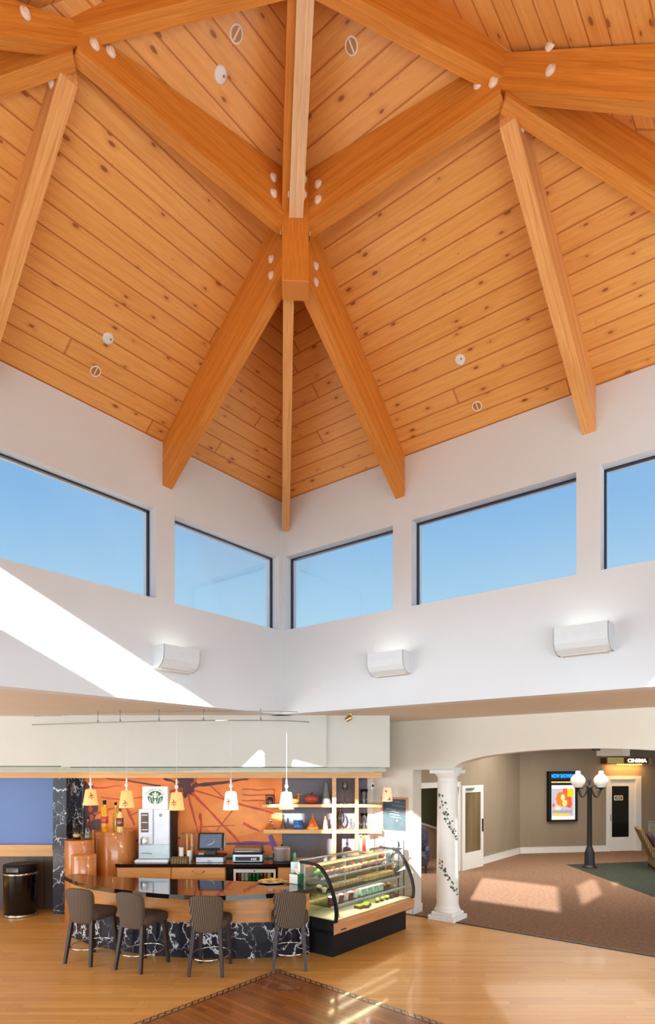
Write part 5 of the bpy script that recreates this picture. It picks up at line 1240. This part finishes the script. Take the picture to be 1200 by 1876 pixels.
for k, (x, y) in enumerate(((.74, .2), (.845, .17), (.95, .21), (1.06, .30))): food('cake_slice', slice_(fm['choc'], fm['kiwi'], .08, .11, .05), 'chocolate cake with green topping on the case floor, %s' % ordl[k], 'cake', x, y-.08, .485, 'green topped cakes on the case floor')
for k in range(3): food('muffin', muffin(fm['choc'], fm['kiwi']), 'small chocolate cup cake towards the right of the case floor, %s' % ordl[k], 'cup cake', 1.22+.13*k, .13, .485, 'cup cakes on the case floor')
for k in range(2): food('cake_slice', slice_(fm['choc'], fm['choc'], .09, .12, .06), 'dark chocolate cake at the right end of the case floor, %s' % ['left one', 'right one'][k], 'cake', 1.6+.13*k, .16, .485, 'dark cakes on the case floor')
a = MB(); a.sup((0, 0, .03), (.025, .025, .03), 1, 1, 12, 8)
food('lemon', [('fruit', a, plain('yellow fruit skin', (222, 206, 40), .4))], 'single yellow lemon at the left of the case floor', 'lemon', .16, .04, .485, None)
# menu cards and snack rack on top
mc = thing('menu_holder', 'red, yellow and white menu cards standing on the display case', 'menu card', CW(1.30, .42, 1.202), 0)
for x, c, z1 in ((-.05, 'paper', .25), (0, 'red', .22), (.055, 'paper', .24)):
    mb = MB(); mb.box(x-.024, x+.024, -.004+.01*(c == 'red'), .004+.01*(c == 'red'), 0, z1); link('card', mb, M['paper'] if c == 'paper' else M.setdefault('red', plain('red card', (226, 60, 30), .5)), mc)
mb = MB(); mb.box(-.07, -.03, -.008, -.005, .2, .24); mb.box(.035, .075, -.008, -.005, .19, .205); link('red_panel', mb, M['red'], mc)
mb = MB(); mb.box(-.01, .03, -.008, -.004, .19, .245); link('yellow_panel', mb, plain('yellow card', (240, 190, 40), .5), mc)
mb = MB(); mb.tube([(-.06, 0, .24), (-.1, 0, .31), (-.04, 0, .33)], .003, 6); mb.tube([(0, 0, .24), (-.03, 0, .32), (.03, 0, .29)], .003, 6); link('twigs', mb, M['leg'], mc)
# steel back plate at the left end of the case
p0 = PF(547, 1600, .9)
mb = MB(); mb.box(-.10, .10, 0, .02, .0, 1.10)
tag(link('steel_screen', mb, M['steel'], T=Matrix.Translation((-.43, 8.85, 0)) @ Matrix.Rotation(0, 4, 'Z')), 'plain grey steel screen between back counter and display case', 'screen')
# snack stand right of the case
sk = thing('snack_stand', 'wire stand of snack bags squeezed between display case and white wall', 'snack stand', CW(1.98, .42, 0), rzc)
mb = MB()
for x in (-.03, .13):
    for y in (-.2, .25): mb.tube([(x, y, 0), (x, y, 1.32)], .008, 6)
for z in (.75, .98, 1.18): mb.box(-.03, .13, -.2, .25, z, z+.01)
link('wire_frame', mb, M['blackmetal'], sk)
bcol = [(150, 170, 190), (206, 120, 120), (70, 100, 90), (190, 196, 206), (120, 140, 170), (200, 90, 96), (150, 170, 176), (206, 206, 214), (196, 130, 136)]
bnm = ['pale blue', 'pink', 'dark green', 'silver', 'blue grey', 'red', 'grey', 'white', 'rose']
for k in range(9):
    i, j = divmod(k, 3); mb = MB(); mb.sup((0, 0, .075), (.028, .062, .072), .9, .7, 16, 10); mb.box(-.003, .003, -.06, .06, 0, .012); mb.box(-.003, .003, -.058, .058, .138, .155)
    z = (.761, .991, 1.191)[i]; p = (CT @ Matrix.Translation((1.98, .42, 0))) @ Vector((.05, -.13+.15*j, z+.002))
    solo('snack_bag', mb, plain('snack bag %d' % k, bcol[k], .25, .2), '%s snack bag on the %s tier of the wire stand' % (bnm[k], ['lowest', 'middle', 'top'][i]), 'snack bag', p, rzc, group='snack bags on the wire stand')

# ------------------------------------------------------------------ column
cp_ = AB @ Vector((1.42, 2.44, 0)); cl = thing('column', 'white round column with painted ivy standing at the carpet edge', 'column', (cp_.x, cp_.y, 0), math.radians(-38.5))
CZ = 2.43
mb = MB(); mb.box(-.235, .235, -.235, .235, 0, .075, bev=.008); mb.box(-.20, .20, -.20, .20, .075, .13, bev=.02); mb.lathe([(.205, .13), (.215, .155), (.2, .18), (.185, .19), (.19, .215), (.178, .235)], 32); link('base', mb, M['white'], cl)
mb = MB(); mb.lathe([(.178, .225), (.176, .8), (.170, 1.6), (.16, CZ-.20)], 40); sf = link('shaft', mb, M['white'], cl)
mb = MB(); mb.lathe([(.16, CZ-.21), (.172, CZ-.20), (.16, CZ-.185), (.162, CZ-.12), (.18, CZ-.105), (.2, CZ-.07), (.2, CZ-.06)], 32); mb.box(-.215, .215, -.215, .215, CZ-.06, CZ, bev=.006); link('capital', mb, M['white'], cl)
mb = MB(); random.seed(11)
def leafc(th, z, s_, an):
    pts = []
    shape = [(0, -1), (.5, -.75), (1, -.35), (.55, .05), (.6, .55), (0, 1.1), (-.6, .55), (-.55, .05), (-1, -.35), (-.5, -.75)]
    for x, y in shape:
        ex = (x*math.cos(an)-y*math.sin(an))*s_; ez = (x*math.sin(an)+y*math.cos(an))*s_
        zz = z+ez; r = rs(zz)+.0022; t = th+ex/r; pts.append((r*math.cos(t), r*math.sin(t), zz))
    mb.add(pts, [tuple(range(len(pts)))])
def rs(z): return .178-.002*(z-.225)/.575 if z < .8 else (.176-.006*(z-.8)/.8 if z < 1.6 else .170-.010*(z-1.6)/.63)
vis = -PI/2+math.radians(38.5)-.2
for (za, zb, n_, w_) in ((2.02, 1.25, 34, .16), (1.0, .42, 26, .10)):
    for k in range(n_):
        t = k/(n_-1); th = vis-.95+2.0*t+random.uniform(-.22, .22); z = za+(zb-za)*t+random.uniform(-w_, w_)*.55
        leafc(th, z, random.uniform(.012, .026), random.uniform(0, 6))
    pr = []
    for k in range(30):
        t = k/29; th = vis-.95+2.0*t; z = za+(zb-za)*t+.03*math.sin(t*14); r = rs(z)+.001; pr.append((r*math.cos(th), r*math.sin(th), z))
    mb.tube(pr, .0022, 5)
link('painted_ivy', mb, M['ivy'], sf)

# ------------------------------------------------------------------ lobby: lamp post
lpz = thing('lamp_post', 'black street-style lamp post with two opal globes standing in the lobby', 'lamp post', (6.46, 15.1, 0))
mb = MB(); mb.lathe([(.17, 0), (.17, .04), (.13, .06), (.12, .10), (.115, .38), (.10, .42), (.075, .5), (.065, .53)], 16); link('base', mb, M['blackmetal'], lpz)
mb = MB(); mb.lathe([(.06, .52), (.055, 1.95), (.07, 1.97), (.07, 2.0), (.04, 2.03)], 20); link('pole', mb, M['blackmetal'], lpz)
mb = MB(); mb.lathe([(.035, 2.02), (.02, 2.08), (.045, 2.13), (.02, 2.2), (.012, 2.28), (.002, 2.33)], 12); link('finial', mb, M['blackmetal'], lpz)
for s_ in (-1, 1):
    mb = MB(); pts = []
    for i in range(15):
        t = i/14; an = PI*.05+t*PI*1.15; pts.append((s_*(.05+.24*t+.0), 0, 1.97-.22*math.sin(PI*t)**.8+.0*t))
    mb.tube(pts, [.022]*15, 8); mb.tube([(s_*.05, 0, 2.0), (s_*.16, 0, 2.03), (s_*.2, 0, 1.98), (s_*.15, 0, 1.95)], .012, 8)
    mb.tube([(s_*.2, 0, 1.83), (s_*.245, 0, 1.85), (s_*.235, 0, 1.9), (s_*.2, 0, 1.88)], .012, 8)
    mb.lathe([(.03, 1.93), (.085, 1.97), (.09, 1.985)], 16, T=Matrix.Translation((s_*.285, 0, 0))); link('arm', mb, M['blackmetal'], lpz)
    mb = MB(); Tg = Matrix.Translation((s_*.285, 0, 1.98)); pr = [(.085, 0), (.12, .05), (.16, .11), (.175, .17), (.165, .23), (.12, .29), (.07, .33), (.055, .345), (.062, .37), (.055, .40), (.03, .415), (.004, .42)]
    v = []; seg = 36
    mb.lathe(pr, seg, T=Tg); gb_ = link('globe', mb, M['globe'], lpz)
    mb = MB(); mb.lathe([(.018, .415), (.008, .44), (.014, .455), (.002, .49)], 10, T=Tg); link('spike', mb, M['blackmetal'], gb_)
l = bpy.data.lights.new('globe_glow', 'POINT'); l.energy = 1.5; l.color = (1, .88, .7); l.shadow_soft_size = .18
lo = bpy.data.objects.new('globe_glow', l); COL.objects.link(lo); lo.location = (6.46, 14.7, 2.2)

# cinema poster case
xa, za, _ = lob(1001.5, 1413); xb, zb_, _ = lob(1054, 1504)
pc = thing('poster_case', 'black illuminated poster case with blue header on the far wall', 'poster case', T=LT @ Matrix.Translation(((xa+xb)/2, 0, zb_)))
pw_, ph = (xb-xa)/2, za-zb_
mb = MB(); mb.box(-pw_, pw_, -.02, 0, 0, ph); mb.box(-pw_, -pw_+.085, -.12, 0, 0, ph); mb.box(pw_-.05, pw_, -.12, 0, 0, ph); mb.box(-pw_, pw_, -.12, 0, 0, .05); mb.box(-pw_, pw_, -.12, 0, ph-.05, ph); mb.box(-pw_, pw_, -.10, 0, ph-.40, ph-.22)
link('frame', mb, M['black'], pc)
mb = MB(); mb.box(-pw_+.085, pw_-.05, -.09, -.02, ph-.22, ph-.05); hd = link('header', mb, M['navy'], pc)
vs, fs = text_mesh('NOW SHOWING', .14, .004, .004); xw = max(v.x for v in vs)-min(v.x for v in vs)
mb = MB(); mb.add(vs, fs, T=Matrix.Translation((.015, -.095, ph-.14)) @ Matrix.Rotation(PI/2, 4, 'X') @ Matrix.Diagonal(((2*pw_-.17)/xw, 1.05, 1, 1))); link('header_lettering', mb, M['cyan'], hd)
for k in range(14):
    mb = MB(); mb.sup((-pw_+.11+k*(2*pw_-.19)/13, -.11, ph-.315), (.017, .017, .017), 1, 1, 10, 6); link('bulb', mb, M['bulb'], pc)
mb = MB(); x0_, x1_, z0_, z1_ = -pw_+.085, pw_-.05, .05, ph-.40
mb.box(x0_, x1_, -.06, -.02, z0_, z1_); ps = link('poster', mb, M['poster'], pc)
pm = MB(); yy = [-.061]
def poly(pts, mi):
    yy[0] -= .0006; pm.add([(x0_+(x1_-x0_)*x, yy[0], z0_+(z1_-z0_)*z) for x, z in pts], [tuple(range(len(pts)))], mi)
def circ(cx_, cz_, rx, rz, mi, n=20, wob=.0):
    poly([(cx_+rx*math.cos(2*PI*i/n)*(1+wob*math.sin(3.3*i)), cz_+rz*math.sin(2*PI*i/n)*(1+wob*math.sin(2.1*i))) for i in range(n)], mi)
poly([(.05, .10), (.95, .10), (.95, .90), (.05, .90)], 0)
poly([(.5, .9), (.70, .9), (.85, .64), (.88, .42), (.82, .33), (.68, .36), (.55, .55)], 2)
circ(.44, .60, .22, .21, 1, wob=.08); poly([(.68, .66), (.94, .66), (.94, .9), (.68, .9)], 3); circ(.6, .5, .15, .12, 1, wob=.1)
circ(.50, .64, .08, .09, 4); circ(.58, .48, .10, .085, 4); circ(.56, .49, .05, .04, 3)
circ(.3, .33, .12, .05, 4); circ(.12, .42, .04, .06, 2)
poly([(.08, .11), (.8, .11), (.74, .165), (.08, .165)], 3)
for k in range(12): poly([(.10+.066*k, .20), (.125+.066*k, .20), (.13+.066*k, .27+.01*(k % 3)), (.11+.066*k, .27)], 5)
link('poster_print', pm, [M['p_grey'], M['p_orange'], M['p_red'], M['p_yellow'], M['p_cream'], plain('plum ink', (120, 110, 130), .5, emit=(120, 110, 130), es=.4)], ps)
# cinema marquee
xa, za, _ = lob(1100, 1388.5); xb, zb_, _ = lob(1175.5, 1399.5)
mq = thing('cinema_sign', 'lit cinema marquee sign with amber bulbs above the far door', 'sign', T=LT @ Matrix.Translation((xa, 0, zb_)))
Wm, Hm = xb-xa, za-zb_
mb = MB(); mb.box(0, Wm, -.3, 0, 0, Hm); link('box', mb, plain('brown marquee face', (96, 60, 18), .5), mq)
mb = MB()
for k in range(4): mb.box(.02, Wm*.40, -.315, -.3, .02+k*Hm*.25, .02+k*Hm*.25+Hm*.13)
link('pale_stripes', mb, plain('lit pale stripe', (200, 190, 120), .5, emit=(210, 190, 110), es=.5), mq)
vs, fs = text_mesh('CINEMA', Hm*.85, .006, .006); xw = max(v.x for v in vs)-min(v.x for v in vs)
mb = MB(); mb.add(vs, fs, T=Matrix.Translation((Wm*.72, -.31, Hm*.5)) @ Matrix.Rotation(PI/2, 4, 'X') @ Matrix.Diagonal((Wm*.46/xw, 1, 1, 1))); link('lettering', mb, M['letter'], mq)
for k in range(13):
    mb = MB(); mb.sup((Wm*.27+k*Wm*.0475, -.27, -.018), (.02, .02, .02), 1, 1, 10, 6); link('bulb', mb, M['bulb'], mq)
mb = MB()
for k in range(3): mb.box(Wm+.02, Wm+.13, -.28, -.02, Hm*(.05+.35*k), Hm*(.05+.35*k)+.025)
mb.box(Wm+.06, Wm+.08, -.28, -.02, 0, Hm); mb.box(Wm, Wm+.12, -.15, -.1, .0, .02)
link('end_bracket', mb, plain('pale bracket', (200, 190, 140), .5), mq)
l = bpy.data.lights.new('marquee_glow', 'AREA'); l.shape = 'RECTANGLE'; l.size = Wm*.8; l.size_y = .15; l.energy = 12; l.color = (1, .5, .14)
lo = bpy.data.objects.new('marquee_glow', l); COL.objects.link(lo); lo.matrix_world = LT @ Matrix.Translation((xa+Wm*.55, -.2, zb_-.05)) @ Matrix.Rotation(math.radians(25), 4, 'X')

# wicker armchair at right edge
wc = thing('wicker_armchair', 'wicker lounge chair with dark cushions at the right edge', 'armchair', (8.2, 14.85, .011), math.radians(-18))
mb = MB(); mb.box(-.32, .55, -.42, .42, .06, .36, bev=.03); link('seat_base', mb, M['wicker'], wc)
def slab(mb, pts, y0, y1):
    n = len(pts); v = [(x, y0, z) for x, z in pts]+[(x, y1, z) for x, z in pts]
    mb.add(v, [tuple(range(n)), tuple(range(2*n-1, n-1, -1))]+[(i, (i+1) % n, n+(i+1) % n, n+i) for i in range(n)])
mb = MB(); slab(mb, [(-.34, .3), (-.64, .97), (-.57, .99), (-.24, .36)], -.42, .42); link('backrest', mb, M['wicker'], wc)
for s_ in (-1, 1):
    mb = MB(); y0_, y1_ = (.36, .44) if s_ > 0 else (-.44, -.36); slab(mb, [(-.38, .5), (-.34, .56), (.5, .52), (.56, .47), (.5, .06), (.44, .06), (.42, .45), (-.3, .48)], y0_, y1_); link('arm', mb, M['wicker'], wc)
for x in (-.3, .48):
    for y in (-.36, .36): mb = MB(); mb.lathe([(.02, 0), (.028, .08)], 10, T=Matrix.Translation((x, y, 0))); link('leg', mb, M['leg'], wc)
mb = MB(); mb.sup((.12, 0, .41), (.38, .34, .075), .4, .35); link('seat_cushion', mb, M['cush'], wc)
T = Matrix.Translation((-.31, 0, .68)) @ Matrix.Rotation(math.radians(-24), 4, 'Y')
mb = MB(); mb.sup((0, 0, 0), (.07, .33, .22), .5, .4, T=T); link('back_cushion', mb, M['cush2'], wc)
# dark patterned armchair seen through the doorway
p = AB @ Vector((-1.35, 6.1, 0)); pc2 = thing('patterned_armchair', 'dark patterned armchair seen through the doorway beside the column', 'armchair', (p.x, p.y, 0.008), math.radians(-10))
m_pat = plain('dark patterned cloth', (62, 60, 74), .8, var=.7, scale=12)
mb = MB(); mb.sup((0, 0, .30), (.33, .33, .15), .35, .35); link('seat', mb, m_pat, pc2)
mb = MB(); mb.sup((0, .28, .68), (.32, .09, .36), .4, .4); link('backrest', mb, m_pat, pc2)
for s_ in (-1, 1): mb = MB(); mb.sup((s_*.31, 0, .42), (.06, .3, .16), .4, .5); link('arm', mb, m_pat, pc2)
for x in (-.27, .27):
    for y in (-.27, .27): mb = MB(); mb.lathe([(.018, 0), (.024, .17)], 8, T=Matrix.Translation((x, y, 0))); link('leg', mb, M['leg'], pc2)
